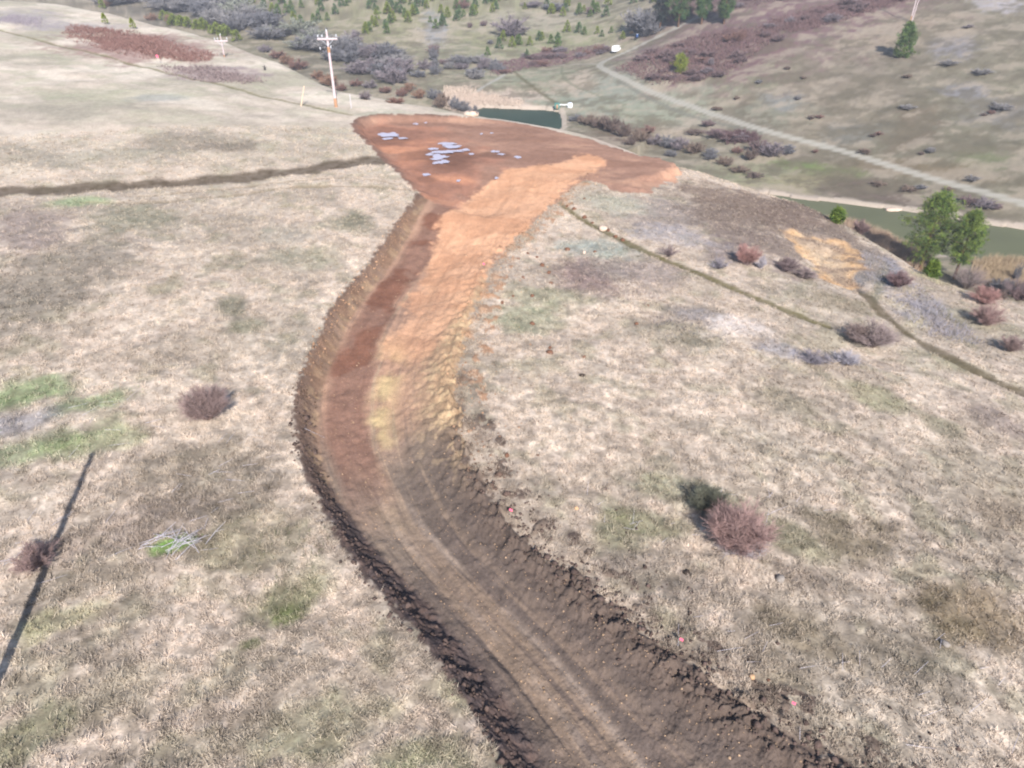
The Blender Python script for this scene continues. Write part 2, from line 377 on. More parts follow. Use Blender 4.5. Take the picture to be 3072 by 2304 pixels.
def box(cx, cy, cz, sx, sy, sz, bev=0.0):
    sx /= 2; sy /= 2; sz /= 2; b = min(bev, sx * .9, sy * .9, sz * .9)
    if b <= 0:
        V = np.array([[x, y, z] for z in (-sz, sz) for y in (-sy, sy) for x in (-sx, sx)]) + (cx, cy, cz)
        F = [[0, 2, 3, 1], [4, 5, 7, 6], [0, 1, 5, 4], [2, 6, 7, 3], [0, 4, 6, 2], [1, 3, 7, 5]]; return V, np.array(F)
    rings = []
    for z, q in ((-sz, b), (-sz + b, 0), (sz - b, 0), (sz, b)):
        X, Y = sx - q, sy - q
        rings.append([[X - b, -Y, z], [X, -Y + b, z], [X, Y - b, z], [X - b, Y, z], [-X + b, Y, z], [-X, Y - b, z], [-X, -Y + b, z], [-X + b, -Y, z]])
    V = np.array(rings).reshape(-1, 3) + (cx, cy, cz); F = []
    for i in range(3):
        for j in range(8):
            k = (j + 1) % 8; F.append([i * 8 + j, i * 8 + k, i * 8 + 8 + k, i * 8 + 8 + j])
    for s, rev in ((0, 1), (24, 0)):
        q = [s + i for i in range(8)]
        for f in ([0, 1, 2, 3], [0, 3, 4, 7], [4, 5, 6, 7]):
            f = [q[i] for i in f]; F.append(f[::-1] if rev else f)
    return V, np.array(F)
def lathe(prof, n=14, cx=0, cy=0):
    V = []; F = []
    for r, z in prof:
        for i in range(n): a = 2 * math.pi * i / n; V.append([cx + r * math.cos(a), cy + r * math.sin(a), z])
    for i in range(len(prof) - 1):
        for j in range(n): k = (j + 1) % n; F.append([i * n + j, i * n + k, i * n + n + k, i * n + n + j])
    return np.array(V), np.array(F)
def rock_mesh(name, mat, seed, flat=.7, n1=7, n2=10, rough=.35):
    rs = np.random.RandomState(seed); V = []; F = []
    for i in range(n1 + 1):
        ph = math.pi * i / n1
        for j in range(n2):
            th = 2 * math.pi * j / n2; v = np.array([math.sin(ph) * math.cos(th), math.sin(ph) * math.sin(th), math.cos(ph)])
            f = 1 + rough * (fbm(np.array([v[0] * 1.3 + 9]), np.array([v[1] * 1.3 + v[2] * 1.1]), .8, 3, seed)[0] - .5) * 2
            V.append(v * f * np.array([1, .8, flat]) * .5)
    for i in range(n1):
        for j in range(n2): k = (j + 1) % n2; F.append([i * n2 + j, i * n2 + n2 + j, i * n2 + n2 + k, i * n2 + k])
    return mk_mesh(name, V, F, mat)

# ---------------------------------------------------------------- the land
def mixc(col, w, c):
    w = np.clip(w, 0, 1)[:, None]; return col * (1 - w) + np.asarray(c)[None, :] * w if np.ndim(c) == 1 else col * (1 - w) + c * w
#  ground-cover patches on the spur: px, py, half sizes in px, colour, strength
PATCH_F = [
 (300,96,150,24,C(160,128,122),.8),(420,118,40,12,C(160,128,122),.7),(460,160,95,15,C(164,146,146),.75),(1560,440,120,30,C(128,112,102),.85),(1790,500,90,34,C(130,114,104),.85),(1880,545,60,24,C(134,120,112),.85),(1860,580,22,60,C(150,146,150),.8),
 (110,620,170,90,C(138,130,118),.75),(260,480,110,40,C(140,138,118),.7),(160,440,60,14,C(150,180,125),.5),(60,500,90,45,C(150,135,130),.7),
 (60,840,110,26,C(140,162,112),.75),(230,860,110,20,C(140,158,112),.7),(40,905,90,24,C(165,160,165),.7),(60,960,120,30,C(145,160,118),.6),(230,930,110,35,C(150,165,115),.6),
 (430,1000,140,60,C(140,128,112),.7),(480,1080,130,55,C(122,112,100),.7),(330,1150,160,70,C(140,125,115),.6),(560,1170,110,60,C(135,128,102),.6),(380,1175,45,14,C(130,180,80),.8),
 (640,1290,90,60,C(118,120,85),.75),(630,1325,40,28,C(125,135,85),.7),(240,1240,120,40,C(140,130,112),.5),(550,1390,30,14,C(105,110,75),.8),(170,1330,110,30,C(165,165,115),.4),
 (760,480,60,26,C(130,128,108),.8),(620,560,110,30,C(150,148,128),.6),(510,660,36,24,C(120,118,100),.8),(540,700,50,18,C(140,140,115),.6),(600,500,90,25,C(165,162,150),.4),
 (400,300,110,20,C(150,140,126),.75),(500,315,70,14,C(128,118,105),.7),(230,340,150,18,C(150,146,130),.5),(120,240,160,12,C(160,152,138),.5),(80,330,130,20,C(165,155,140),.5),(1000,1500,60,60,C(150,150,115),.5),
 (70,40,80,14,C(180,170,172),.6),(180,60,90,8,C(165,155,160),.5),(330,210,60,8,C(160,158,168),.6),(850,248,60,8,C(165,172,150),.4),(300,205,140,14,C(180,182,150),.35),
 (1260,610,90,45,C(150,128,124),.85),(1340,590,80,30,C(150,140,134),.6),(1180,650,110,30,C(150,150,124),.65),(1130,690,90,30,C(140,148,118),.6),(1300,540,110,26,C(150,165,158),.55),(1250,525,60,12,C(160,168,160),.45),
 (1420,600,90,40,C(160,145,140),.6),(1500,680,60,18,C(120,118,125),.6),(1440,720,110,30,C(150,142,125),.6),(1570,705,90,28,C(235,222,215),.7),(1690,760,80,16,C(150,150,160),.6),(1820,775,45,12,C(160,154,162),.5),(1745,770,40,12,C(160,154,162),.5),
 (1870,850,70,26,C(152,150,118),.65),(1700,870,90,40,C(145,138,118),.6),(2040,920,60,20,C(125,120,100),.7),(2150,900,90,30,C(150,135,128),.7),(1600,940,150,50,C(190,178,160),.4),(1150,800,60,40,C(180,172,150),.3),
 (1400,1130,90,30,C(130,130,100),.7),(1350,1160,60,50,C(128,128,98),.7),(1700,1160,90,40,C(130,128,100),.7),(1820,1150,100,50,C(112,102,82),.75),(1900,1140,60,35,C(110,100,80),.6),(1720,1250,110,35,C(130,116,104),.6),(1400,1240,130,40,C(140,128,118),.6),(1480,1070,120,40,C(150,155,120),.5),
 (2100,1330,130,90,C(130,112,84),.7),(2030,1280,40,60,C(100,92,72),.5),(1750,1370,130,45,C(128,115,92),.6),(2000,1440,110,70,C(122,112,98),.6),(1700,1450,110,50,C(135,122,105),.5),(1760,1540,160,50,C(160,150,128),.4),(1450,1350,60,30,C(140,130,110),.5),(2180,1100,80,60,C(130,116,98),.6),
 (60,1590,130,50,C(120,125,90),.7),(250,1500,200,50,C(150,142,120),.5),(700,1560,180,60,C(150,150,118),.5),(900,1620,110,40,C(140,145,108),.6),(450,1480,120,40,C(160,152,130),.4),
 (1480,470,150,40,C(152,140,134),.8),(1600,470,130,50,C(134,118,108),.9),(1650,440,170,36,C(132,115,104),.95),(1740,470,110,50,C(130,113,103),.95),(1660,530,110,30,C(132,116,108),.8),(1820,510,60,30,C(134,118,108),.9),(1560,420,110,24,C(140,122,110),.8),(1330,440,90,22,C(175,175,158),.6),(1560,540,60,30,C(140,125,122),.7),(1460,510,100,24,C(165,160,165),.6),(1700,580,60,22,C(135,120,118),.8),
 (1920,585,36,50,C(150,146,152),.95),(1985,660,70,34,C(146,142,148),.9),(2040,700,60,25,C(150,140,138),.7),(1870,570,30,60,C(160,155,150),.7),(1900,610,14,60,C(120,122,100),.6),(1830,660,90,26,C(130,120,100),.7),(2030,610,50,14,C(170,168,120),.5),(2120,700,90,30,C(150,145,120),.6),(1980,695,25,30,C(205,192,165),.7),(1940,655,40,14,C(205,190,165),.7),(1800,545,110,60,C(146,132,122),.7),
 (2080,790,90,20,C(160,155,125),.5),(2100,1000,150,60,C(165,155,135),.5),(1000,1650,30,60,C(130,140,100),.4)]
# broad areas in the valley: px, py, half sizes, colour, strength
PATCH_B = [
 (560,60,90,30,C(118,112,106),.8),(420,20,90,20,C(118,112,106),.8),(700,110,110,34,C(124,122,110),.8),(820,150,90,30,C(124,122,110),.8),(330,5,120,12,C(120,112,104),.8),(660,140,60,14,C(170,160,140),.5),
 (1350,290,90,22,C(130,112,100),.8),(1450,320,110,18,C(130,114,104),.8),(1560,350,90,18,C(138,122,108),.7),(980,225,40,18,C(128,116,108),.7),(1180,140,140,12,C(150,122,118),.6),(1900,430,160,7,C(120,106,96),.7),
 (1100,130,300,50,C(160,162,134),.6),(700,60,400,30,C(168,160,128),.6),(1000,30,300,30,C(165,165,128),.7),(1250,60,180,30,C(180,172,145),.6),(930,75,50,12,C(205,190,170),.8),(1150,48,160,10,C(185,178,165),.5),(1200,85,160,14,C(160,165,125),.6),
 (1100,215,130,14,C(226,206,190),.95),(1010,215,50,20,C(226,206,190),.85),(940,60,30,16,C(160,165,175),.7),(1130,165,110,16,C(168,172,148),.7),(1290,215,120,24,C(168,172,152),.7),(1380,190,160,30,C(168,172,160),.75),(1250,175,40,14,C(205,190,172),.9),(1430,240,150,20,C(172,176,155),.8),
 (1200,215,60,10,C(160,170,150),.7),(1480,285,60,8,C(210,192,172),.7),(1560,260,120,12,C(200,188,172),.5),(1500,330,120,30,C(165,160,140),.7),(1450,170,70,12,C(205,192,168),.8),(1480,140,120,22,C(185,172,152),.6),
 (1480,90,70,14,C(205,188,165),.6),(1800,60,300,40,C(160,132,130),.7),(1650,78,70,5,C(200,182,162),.5),(1540,120,120,22,C(140,108,112),.85),(1500,60,160,24,C(140,115,120),.7),(1780,30,250,22,C(140,108,115),.75),(1650,110,60,16,C(140,110,112),.7),
 (1950,170,260,60,C(160,150,135),.8),(2050,300,200,60,C(142,138,118),.8),(2100,120,140,70,C(148,142,122),.7),(2150,240,80,14,C(158,154,156),.5),(1800,190,160,30,C(162,150,132),.6),(1900,235,120,22,C(150,140,120),.5),(2080,195,50,6,C(170,168,178),.6),(2060,96,50,9,C(170,166,174),.7),
 (2130,345,60,12,C(134,142,104),.6),(1740,262,60,8,C(190,176,155),.5),(1980,275,50,24,C(135,118,100),.6),(1680,240,80,14,C(150,155,135),.6),(1700,215,50,10,C(165,165,165),.6),(1850,290,70,12,C(140,142,138),.5),(2000,370,180,10,C(150,128,100),.5),(1620,300,60,14,C(190,180,165),.4),
 (1720,355,60,7,C(130,150,95),.8),(1790,375,80,12,C(140,158,95),.6),(1850,400,140,14,C(128,112,100),.75),(1700,395,110,16,C(185,178,140),.7),(1900,425,180,8,C(140,124,114),.8),(1600,370,90,20,C(165,168,135),.6),(1750,430,110,6,C(150,132,125),.7),
 (2160,8,50,4,C(210,204,210),.8),(1960,60,110,14,C(198,182,160),.6),(1880,90,90,10,C(190,175,155),.5)]
NB_STEPS = 1150
ang = [];
a = -math.pi
AZ = np.concatenate([np.linspace(-180, -82, 70)[:-1], np.linspace(-82, -60, 90)[:-1], np.linspace(-60, 58, 1200)[:-1], np.linspace(58, 84, 110)[:-1], np.linspace(84, 180, 70)[:-1]]) * math.pi / 180
rr = [2.0]
while rr[-1] < 760: rr.append(rr[-1] * (1 + (.009 if rr[-1] < 8.5 else min(0.0032 * math.sqrt(max(rr[-1], 9) / 20), .0055) if rr[-1] < 430 else .02)))
rr = np.array(rr)
NR, NA = len(rr), len(AZ)
GX = (rr[:, None] * np.sin(AZ)[None]).ravel(); GY = (rr[:, None] * np.cos(AZ)[None]).ravel()
GZ, T = terrain(GX, GY)
def world_patch(px, py, rx, ry):
    x, y, z, t = place(px, py); rh = math.hypot(x, y); hgt = max(CZ - z, 5)
    dpt = t / math.sqrt(1 + ((px - 1106) / FP) ** 2 + ((829.5 - py) / FP) ** 2)
    return x, y, rx / FP * dpt, min(ry / FP * dpt * t / hgt, 60), math.atan2(x, y)
def lay_patches(x, y, col, L, seed):
    wx = (fbm(x, y, 5, 4, seed) - .5); wy = (fbm(x + 91, y, 5, 4, seed + 3) - .5); br = fbm(x, y, .9, 3, seed + 5)
    for px, py, rx, ry, c, s in L:
        X, Y, a, b, th = world_patch(px, py, rx, ry); m = max(a, b) * 1.9
        k = (np.abs(x - X) < m) & (np.abs(y - Y) < m)
        if not k.any(): continue
        dx = x[k] - X; dy = y[k] - Y; ct, st = math.cos(th), math.sin(th)
        u = (dx * ct - dy * st) / a + wx[k] * 1.3; v = (dx * st + dy * ct) / b + wy[k] * 1.3
        d = np.sqrt(u * u + v * v) + (br[k] - .5) * .9
        w = (1 - ss(.45, 1.25, d)) * s; col[k] = mixc(col[k], w, c)
    return col
def land_colour(x, y, T, z):
    n = len(x)
    n1 = fbm(x, y, 11, 4, 71); n2 = fbm(x, y, 2.6, 4, 73); n3 = fbm(x, y, .45, 3, 75); n4 = fbm(x, y, 26, 3, 77)
    col = np.tile(C(209, 190, 173), (n, 1))
    col = mixc(col, ss(.45, .68, n1) * .55, C(172, 161, 146))
    col = mixc(col, ss(.52, .68, n2) * .45, C(156, 145, 130))
    col = mixc(col, ss(.50, .25, n2) * 0.0, C(215, 203, 185))
    col = mixc(col, (1 - ss(.34, .48, n2)) * .35, C(230, 213, 194))
    col = mixc(col, ss(.55, .75, fbm(x, y, 1.4, 3, 79)) * .35, C(130, 132, 100))
    far = ss(55, 110, T['r']) * (x < 10)
    col = mixc(col, far * .5, C(224, 210, 192)); fs = fbm(x + y * .25, y, 9, 4, 83); col = mixc(col, far * ss(.5, .66, fs) * .75, C(178, 170, 150)); col = mixc(col, far * (1 - ss(.34, .46, fs)) * .7, C(236, 222, 204)); col = mixc(col, far * ss(.55, .65, fbm(x, y, 2.4, 3, 85)) * .45, C(186, 182, 156))
    col = lay_patches(x, y, col, PATCH_F, 81)
    sc = sdist(x, y, SCAR) + (n2 - .5) * 4.5
    scw = ss(-.2, .5, sc)
    cs = np.tile(C(216, 190, 160), (n, 1)); cs = mixc(cs, ss(.5, .62, n2) * .6, C(168, 146, 128)); cs = mixc(cs, (1 - ss(0, 2.4, sc)) * ss(.38, .6, n2 + .12) * .8, C(222, 178, 130)); cs = mixc(cs, ss(.5, .6, n1) * .5, C(176, 134, 96)); cs = mixc(cs, ss(.52, .62, fbm(x, y, 1.1, 3, 49)) * .7, C(150, 128, 112))
    col = mixc(col, scw, cs)
    fine = np.clip(1.35 - T['r'] / 70, .25, 1)
    col = col * (1 + (n3 - .5)[:, None] * (1.25 * fine)[:, None])
    gp = fbm(x, y, .30, 3, 127); col = mixc(col, ss(.47, .36, gp) * .38 * np.clip(1.3 - T['r'] / 60, 0, 1), C(124, 110, 92))
    # tracks
    for (nm, P, hw, c), d in zip(TRF_W, T['trk']):
        w = (1 - ss(hw * .55, hw * 1.25, d)) * (.95 if hw > .36 else .75); col = mixc(col, w * (.75 + .5 * (n3 - .3)), c)
    # beyond the rim the slope is darker scrub, then the valley
    b1 = fbm(x, y, 30, 4, 91); b2 = fbm(x, y, 7, 4, 93); b3 = fbm(x, y, 2.2, 3, 95)
    cb = np.tile(C(164, 154, 134), (n, 1))
    cb = mixc(cb, ss(.45, .65, b1) * .6, C(150, 152, 126)); cb = mixc(cb, ss(.5, .68, b2) * .5, C(142, 132, 118)); cb = mixc(cb, (1 - ss(.3, .45, b2)) * .5, C(196, 184, 162))
    cb = lay_patches(x, y, cb, PATCH_B, 97)
    cb = mixc(cb, ss(.55, .66, b3) * .35, C(138, 126, 112)); b4 = fbm(x * .6, y, 4.5, 4, 101, .65); cb = mixc(cb, ss(.52, .62, b4) * .6, C(126, 118, 100)); cb = mixc(cb, (1 - ss(.36, .45, b4)) * .55, C(196, 182, 164)); cb = cb * (1 + (b3 - .5)[:, None] * .4) * (.80 - .10 * ss(60, 90, x))[:, None] * np.array([1.02, 1.0, .97])
    for P, zw in ((PONDB, -42), (PONDA, -38)):
        sdd = sdist(x, y, P, 8); cb = mixc(cb, (1 - ss(.6, 2.2, np.abs(sdd + .3 + (b3 - .5) * 2))) * .75, C(205, 188, 172))
    dv = T['dv'] + (b3 - .5) * .8
    cb = mixc(cb, (1 - ss(1.0, 1.8, dv)) * .85, C(184, 178, 166))
    cb = mixc(cb, np.exp(-((dv - 0) / .4) ** 2) * .3, C(150, 150, 130))
    for nm, P, hw, c in TRB_W: cb = mixc(cb, (1 - ss(hw * .6, hw * 1.5, ldist(x, y, P, 6)[0] + (b3 - .5) * .8)) * .75, c)
    w = 1 - ss(.2, .8, T['m'])
    col = mixc(col, w, cb)
    # --- dirt
    sl, t, dl, dr = T['sl'], T['t'], T['dl'], T['dr']
    st = fbm(t * 15, sl * .10, 1, 4, 103, .6); st2 = fbm(t * 40, sl * .25, 1, 3, 105)
    dk = C(106, 93, 86); mid = C(142, 125, 111); org = C(190, 152, 128)
    rd = np.tile(dk, (n, 1)); rd = mixc(rd, ss(5, 14, sl + (n2 - .5) * 6 - t * 7 + (t < .35) * 2), mid); rd = mixc(rd, ss(13, 23, sl + (n2 - .5) * 6 - ss(.45, .9, t) * 3), org)
    rd = mixc(rd, ss(.50, .62, st) * ss(.22, .4, t) * (1 - ss(.62, .78, t)) * (.35 + .5 * ss(12, 20, sl)), C(190, 162, 136))
    rd = mixc(rd, ss(.56, .68, st2) * .4, C(120, 104, 95))
    gold = np.exp(-((t - .52 - (n1 - .5) * .35) / .10) ** 2) * ss(12, 18, sl) * (1 - ss(27, 32, sl)) * ss(.42, .6, n2)
    rd = mixc(rd, gold * .85, C(214, 188, 140))
    for tc, s0 in ((.40, .35), (.55, .6)):
        rd = mixc(rd, np.exp(-((t - tc - .03 * np.sin(sl * .3)) / .025) ** 2) * s0 * (1 - ss(14, 20, sl)) * ss(.3, .5, n2), C(178, 158, 142))
    wet = ss(.12, .20, t + (n2 - .5) * .10) * (1 - ss(.37, .45, t + (n2 - .5) * .20)) * ss(12, 19, sl)
    rd = mixc(rd, wet * .9, C(150, 114, 98)); rd = mixc(rd, wet * ss(.48, .6, n2) * ss(20, 28, sl) * .9, C(140, 98, 80))
    rd = mixc(rd, (1 - ss(.7, 2.0, dr)) * .6 * (1 - ss(18, 30, sl)), C(108, 92, 82)); rd = mixc(rd, (1 - ss(.3, 3.0, dr)) * .7 * ss(15, 21, sl) * (1 - ss(36, 44, sl)), C(196, 164, 128)); rd = mixc(rd, (1 - ss(.3, 3.0, dr)) * ss(.5, .62, fbm(x, y, .35, 2, 121)) * .7 * ss(12, 18, sl) * (1 - ss(36, 44, sl)), C(212, 182, 144))
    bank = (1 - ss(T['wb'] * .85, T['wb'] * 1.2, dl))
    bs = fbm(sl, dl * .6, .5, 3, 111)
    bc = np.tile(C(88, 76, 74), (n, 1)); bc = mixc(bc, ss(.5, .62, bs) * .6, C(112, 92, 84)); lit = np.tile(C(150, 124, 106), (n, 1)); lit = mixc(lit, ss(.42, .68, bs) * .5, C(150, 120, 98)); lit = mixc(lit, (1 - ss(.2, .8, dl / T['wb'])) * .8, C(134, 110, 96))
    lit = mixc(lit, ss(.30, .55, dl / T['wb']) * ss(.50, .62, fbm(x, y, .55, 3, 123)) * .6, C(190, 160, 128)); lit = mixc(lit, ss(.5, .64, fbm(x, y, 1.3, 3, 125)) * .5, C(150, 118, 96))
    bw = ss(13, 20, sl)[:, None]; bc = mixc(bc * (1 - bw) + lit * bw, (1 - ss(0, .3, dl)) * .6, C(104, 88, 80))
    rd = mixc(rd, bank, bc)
    pd = np.tile(C(166, 122, 98), (n, 1)); wetn = fbm(x, y, 3.2, 3, 129)
    q = fbm(x * .35 + 4, y, 2.2, 4, 115)
    pd = mixc(pd, ss(.45, .65, q) * .7, C(148, 106, 84)); pd = mixc(pd, (1 - ss(.3, .42, q)) * .6, C(192, 144, 112))
    wd = sdist(x, y, REDWET) + (n2 - .5) * 7
    rw = np.tile(C(178, 116, 84), (n, 1)); rw = mixc(rw, ss(.46, .6, q) * .8, C(150, 102, 80)); rw = mixc(rw, (1 - ss(.34, .44, q)) * .7, C(208, 136, 92)); rw = mixc(rw, (1 - ss(.3, 1.5, wd)) * .5, C(200, 126, 90))
    pd = mixc(pd, ss(-2, 2.5, wd) * .85, rw)
    pd = mixc(pd, (1 - ss(.2, 1.0, T['dpad'])) * .7 * (x < -8) * (1 - ss(-1.5, 0, T['droad'])), C(112, 86, 74))
    pd = mixc(pd, ss(13, 19, x) * (1 - ss(.6, 2.4, T['dpad'])) * .85, C(214, 158, 120))
    for wx_, wy_, wr_ in WETS: pd = mixc(pd, (1 - ss(.7, 1.5, np.hypot(x - wx_, (y - wy_) * 1.0) / wr_ + (n2 - .5) * 1.2)) * .6, C(122, 82, 64))
    pd = pd * 1.14; pd = pd * .82 + pd.mean(1, keepdims=True) * .22
    od = sdist(x, y, ORANGE) + (n2 - .5) * 2.6 + (n3 - .5) * 1.2
    oc = np.tile(C(232, 180, 144), (n, 1)); oc = mixc(oc, ss(.48, .66, n2) * .5, C(208, 152, 116)); oc = mixc(oc, (1 - ss(.3, .45, n1)) * .45, C(236, 184, 146)); oc = mixc(oc, ss(.55, .7, st) * .35, C(198, 150, 118))
    oc = mixc(oc, ss(.50, .66, q) * .2, C(204, 148, 114))
    ow = ss(-.3, .5, od)
    fineD = 1 + (n3 - .5)[:, None] * .35
    pd = mixc(pd, ow, oc) * fineD; fade = ow * (.72 + .28 * ss(34, 42, sl)) * ss(24, 31, sl + (n2 - .5) * 4)
    rd = mixc(rd, fade, oc) * (1 + (n3 - .5)[:, None] * .45)
    edge = (fbm(x, y, .25, 2, 117) - .5) * .5
    # thin scatter of soil beyond the right edge
    cl_ = ss(.575, .62, fbm(x, y, .5, 3, 37)) * (dr < 2.5) * (dr < dl) * (T['droad'] > -1.6); col = mixc(col, cl_ * .9, np.where((sl > 20)[:, None], C(186, 146, 116)[None], C(104, 88, 80)[None]))
    col = mixc(col, ss(-1.6, -.1, T['droad']) * (dr < dl) * .45, C(160, 142, 124))
    sc_ = np.exp(-np.maximum(-T['droad'], 0) / .9) * (dr < dl) * ss(.56, .66, fbm(x, y, .6, 3, 119))
    col = mixc(col, sc_ * .8, np.where((sl > 27)[:, None], C(196, 150, 115)[None], C(112, 96, 86)[None]))
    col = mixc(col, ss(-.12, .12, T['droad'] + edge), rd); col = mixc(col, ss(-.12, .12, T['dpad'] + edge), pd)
    # rich shades: the picture's colours are strong
    return np.clip(col, .008, .9)
WETS = [(*onF0(838, 294), 2.2), (*onF0(950, 332), 3.2), (*onF0(975, 322), 2.4), (*onF0(960, 350), 2.0), (*onF0(1075, 332), 1.5), (*onF0(921, 378), .9)]
GC = land_colour(GX, GY, T, GZ)
HILLR = np.vstack([VROAD, [(60, 620), (400, 620), (500, 100)]])
lab = np.zeros(len(GX), np.int8)
lab[T['m'] < .5] = 3
k3 = lab == 3; lab[k3] = np.where(inside(GX[k3], GY[k3], HILLR), 4, 3)
lab[(lab >= 3) & (T['dv'] < 1.5)] = 5
for i, ((nm, P, hw, c), d) in enumerate(zip(TRF_W, T['trk'])):
    lab[(d < hw) & (lab == 0)] = 6 + i
for j, (nm, P, hw, c) in enumerate(TRB_W): lab[(ldist(GX, GY, P, 6)[0] < hw) & (lab >= 3) & (lab < 5)] = 20 + j
lab[(T['droad'] > 0)] = 1
lab[(T['dpad'] > 0)] = 2
idx = np.arange(NR * NA).reshape(NR, NA)
q00 = idx[:-1, :]; q10 = idx[1:, :]; q01 = np.roll(idx, -1, 1)[:-1, :]; q11 = np.roll(idx, -1, 1)[1:, :]
QF = np.stack([q00, q01, q11, q10], -1).reshape(-1, 4); FL = lab[QF[:, 0]]
GV = np.stack([GX, GY, GZ], 1)
gm = mat_col("ground_surface", fine=.22, scale=7, bump=.5, bscale=11, dist=.05)
dm = mat_col("dirt_surface", fine=.20, scale=10, bump=.6, bscale=16, dist=.04)
names = {0: "hillside", 1: "dirt_road", 2: "dirt_pad", 3: "valley_floor", 4: "opposite_hillside", 5: "valley_road"}
for i, w in enumerate(TRF_W): names[6 + i] = w[0]
for j, w in enumerate(TRB_W): names[20 + j] = w[0]
for l, nm in names.items():
    f = QF[FL == l]
    if not len(f): continue
    u, inv = np.unique(f, return_inverse=True)
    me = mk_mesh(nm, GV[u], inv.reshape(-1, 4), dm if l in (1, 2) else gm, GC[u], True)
    tag(link(nm, me), kind='structure')
# centre of the disc under the viewer
cf = [(0, 0, 0)] + [tuple(GV[i]) for i in range(NA)]
me = mk_mesh("ground", cf, [[0, 1 + (i + 1) % NA, 1 + i] for i in range(NA)], gm, np.tile(C(190, 178, 160), (NA + 1, 1)), True); tag(link("ground", me), kind='structure')

# water
def sheet(P, z, name, mat):
    c = P.mean(0); n = len(P); V = [(c[0], c[1], z)] + [(p[0], p[1], z) for p in P]
    return mk_mesh(name, V, [[0, 1 + i, 1 + (i + 1) % n] for i in range(n)], mat)
def grow(P, s):
    c = P.mean(0); return c + (P - c) * s
wA = mat_water("dark_pond_water", C(54, 74, 62), .35, .05, .03, .6); wB = mat_water("olive_pond_water", C(112, 114, 86), .35, .05, .03, .6)
tag(link("pond", sheet(grow(PONDA, 1.04), -38.0, "pond", wA)), kind='structure')
tag(link("pond", sheet(grow(PONDB, 1.02), -42.0, "pond", wB)), kind='structure')
pw = mat_water("puddle_water_sky_tint", C(210, 200, 214), .3, 1.0, .004, 3); pw.node_tree.nodes['Principled BSDF'].inputs['IOR'].default_value = 1.6  # icy puddles; bright sky reflection is put into the pale base colour
rp = np.random.RandomState(5)
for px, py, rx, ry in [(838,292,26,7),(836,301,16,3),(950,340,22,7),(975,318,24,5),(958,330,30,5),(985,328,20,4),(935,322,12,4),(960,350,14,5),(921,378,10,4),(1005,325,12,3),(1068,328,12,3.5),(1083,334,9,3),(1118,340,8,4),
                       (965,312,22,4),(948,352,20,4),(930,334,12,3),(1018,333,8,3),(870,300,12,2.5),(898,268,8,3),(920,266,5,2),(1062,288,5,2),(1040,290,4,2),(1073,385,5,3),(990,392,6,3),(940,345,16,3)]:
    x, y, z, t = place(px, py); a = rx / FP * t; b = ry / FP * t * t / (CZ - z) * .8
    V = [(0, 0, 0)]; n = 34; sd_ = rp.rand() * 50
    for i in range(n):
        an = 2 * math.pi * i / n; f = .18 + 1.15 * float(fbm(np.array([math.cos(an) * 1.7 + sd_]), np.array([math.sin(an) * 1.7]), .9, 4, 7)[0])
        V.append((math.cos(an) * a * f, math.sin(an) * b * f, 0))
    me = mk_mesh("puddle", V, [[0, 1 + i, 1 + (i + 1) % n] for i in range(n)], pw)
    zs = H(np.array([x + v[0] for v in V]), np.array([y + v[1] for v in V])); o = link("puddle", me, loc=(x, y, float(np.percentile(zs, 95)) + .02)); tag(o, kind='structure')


# ---------------------------------------------------------------- grass tufts
def surf(x, y):
    z, T_ = terrain(x, y); return z, T_
rg = np.random.RandomState(21)
n = 190000
r_ = 7.5 + 77.5 * rg.rand(n) ** 1.15; a_ = R(-62) + R(128) * rg.rand(n)
x_ = r_ * np.sin(a_); y_ = r_ * np.cos(a_)
clump = fbm(x_, y_, .30, 3, 127); keep = clump + rg.rand(n) * .22 > .54
x_, y_, r_ = x_[keep], y_[keep], r_[keep]
z_, T_ = surf(x_, y_)
k = (T_['droad'] < -.05) & (T_['dpad'] < -.1) & (T_['drop'] < 3) & (T_['m'] > .9)
for (nm, P, hw, c), d in zip(TRF_W, T_['trk']): k &= d > hw * .7
x_, y_, z_, r_ = x_[k], y_[k], z_[k], r_[k]; T_ = {q: (v[k] if isinstance(v, np.ndarray) else [w[k] for w in v]) for q, v in T_.items()}
cc = land_colour(x_, y_, T_, z_); n = len(x_)
NBL = 9; hgt = .10 + .12 * rg.rand(n) + .10 * (fbm(x_, y_, 5, 2, 133) - .4)
P = np.repeat(np.stack([x_, y_, z_ - .02], 1), NBL, 0); P[:, :2] += rg.normal(size=(len(P), 2)) * .055
D = rg.normal(size=(len(P), 3)) * np.array([.75, .75, .25]) + np.array([0.15, -.1, 1.0])
V, F = blades(P, D, np.repeat(hgt, NBL) * (.6 + .8 * rg.rand(len(P))), .018 + .012 * rg.rand(len(P)) + np.repeat(r_, NBL) * .00016, rg)
tone = (.78 + .55 * rg.rand(n)[:, None]); straw = mixc(cc, np.full(n, .30) * (rg.rand(n) > .35), C(230, 211, 192)) * tone
cv = np.repeat(np.repeat(straw, NBL, 0), 3, 0)
gt = mat_col("dry_grass_blades", fine=.1, scale=3, bump=0, rough=.8)
tag(link("dry_grass", mk_mesh("dry_grass", V, F, gt, cv)), kind='stuff')

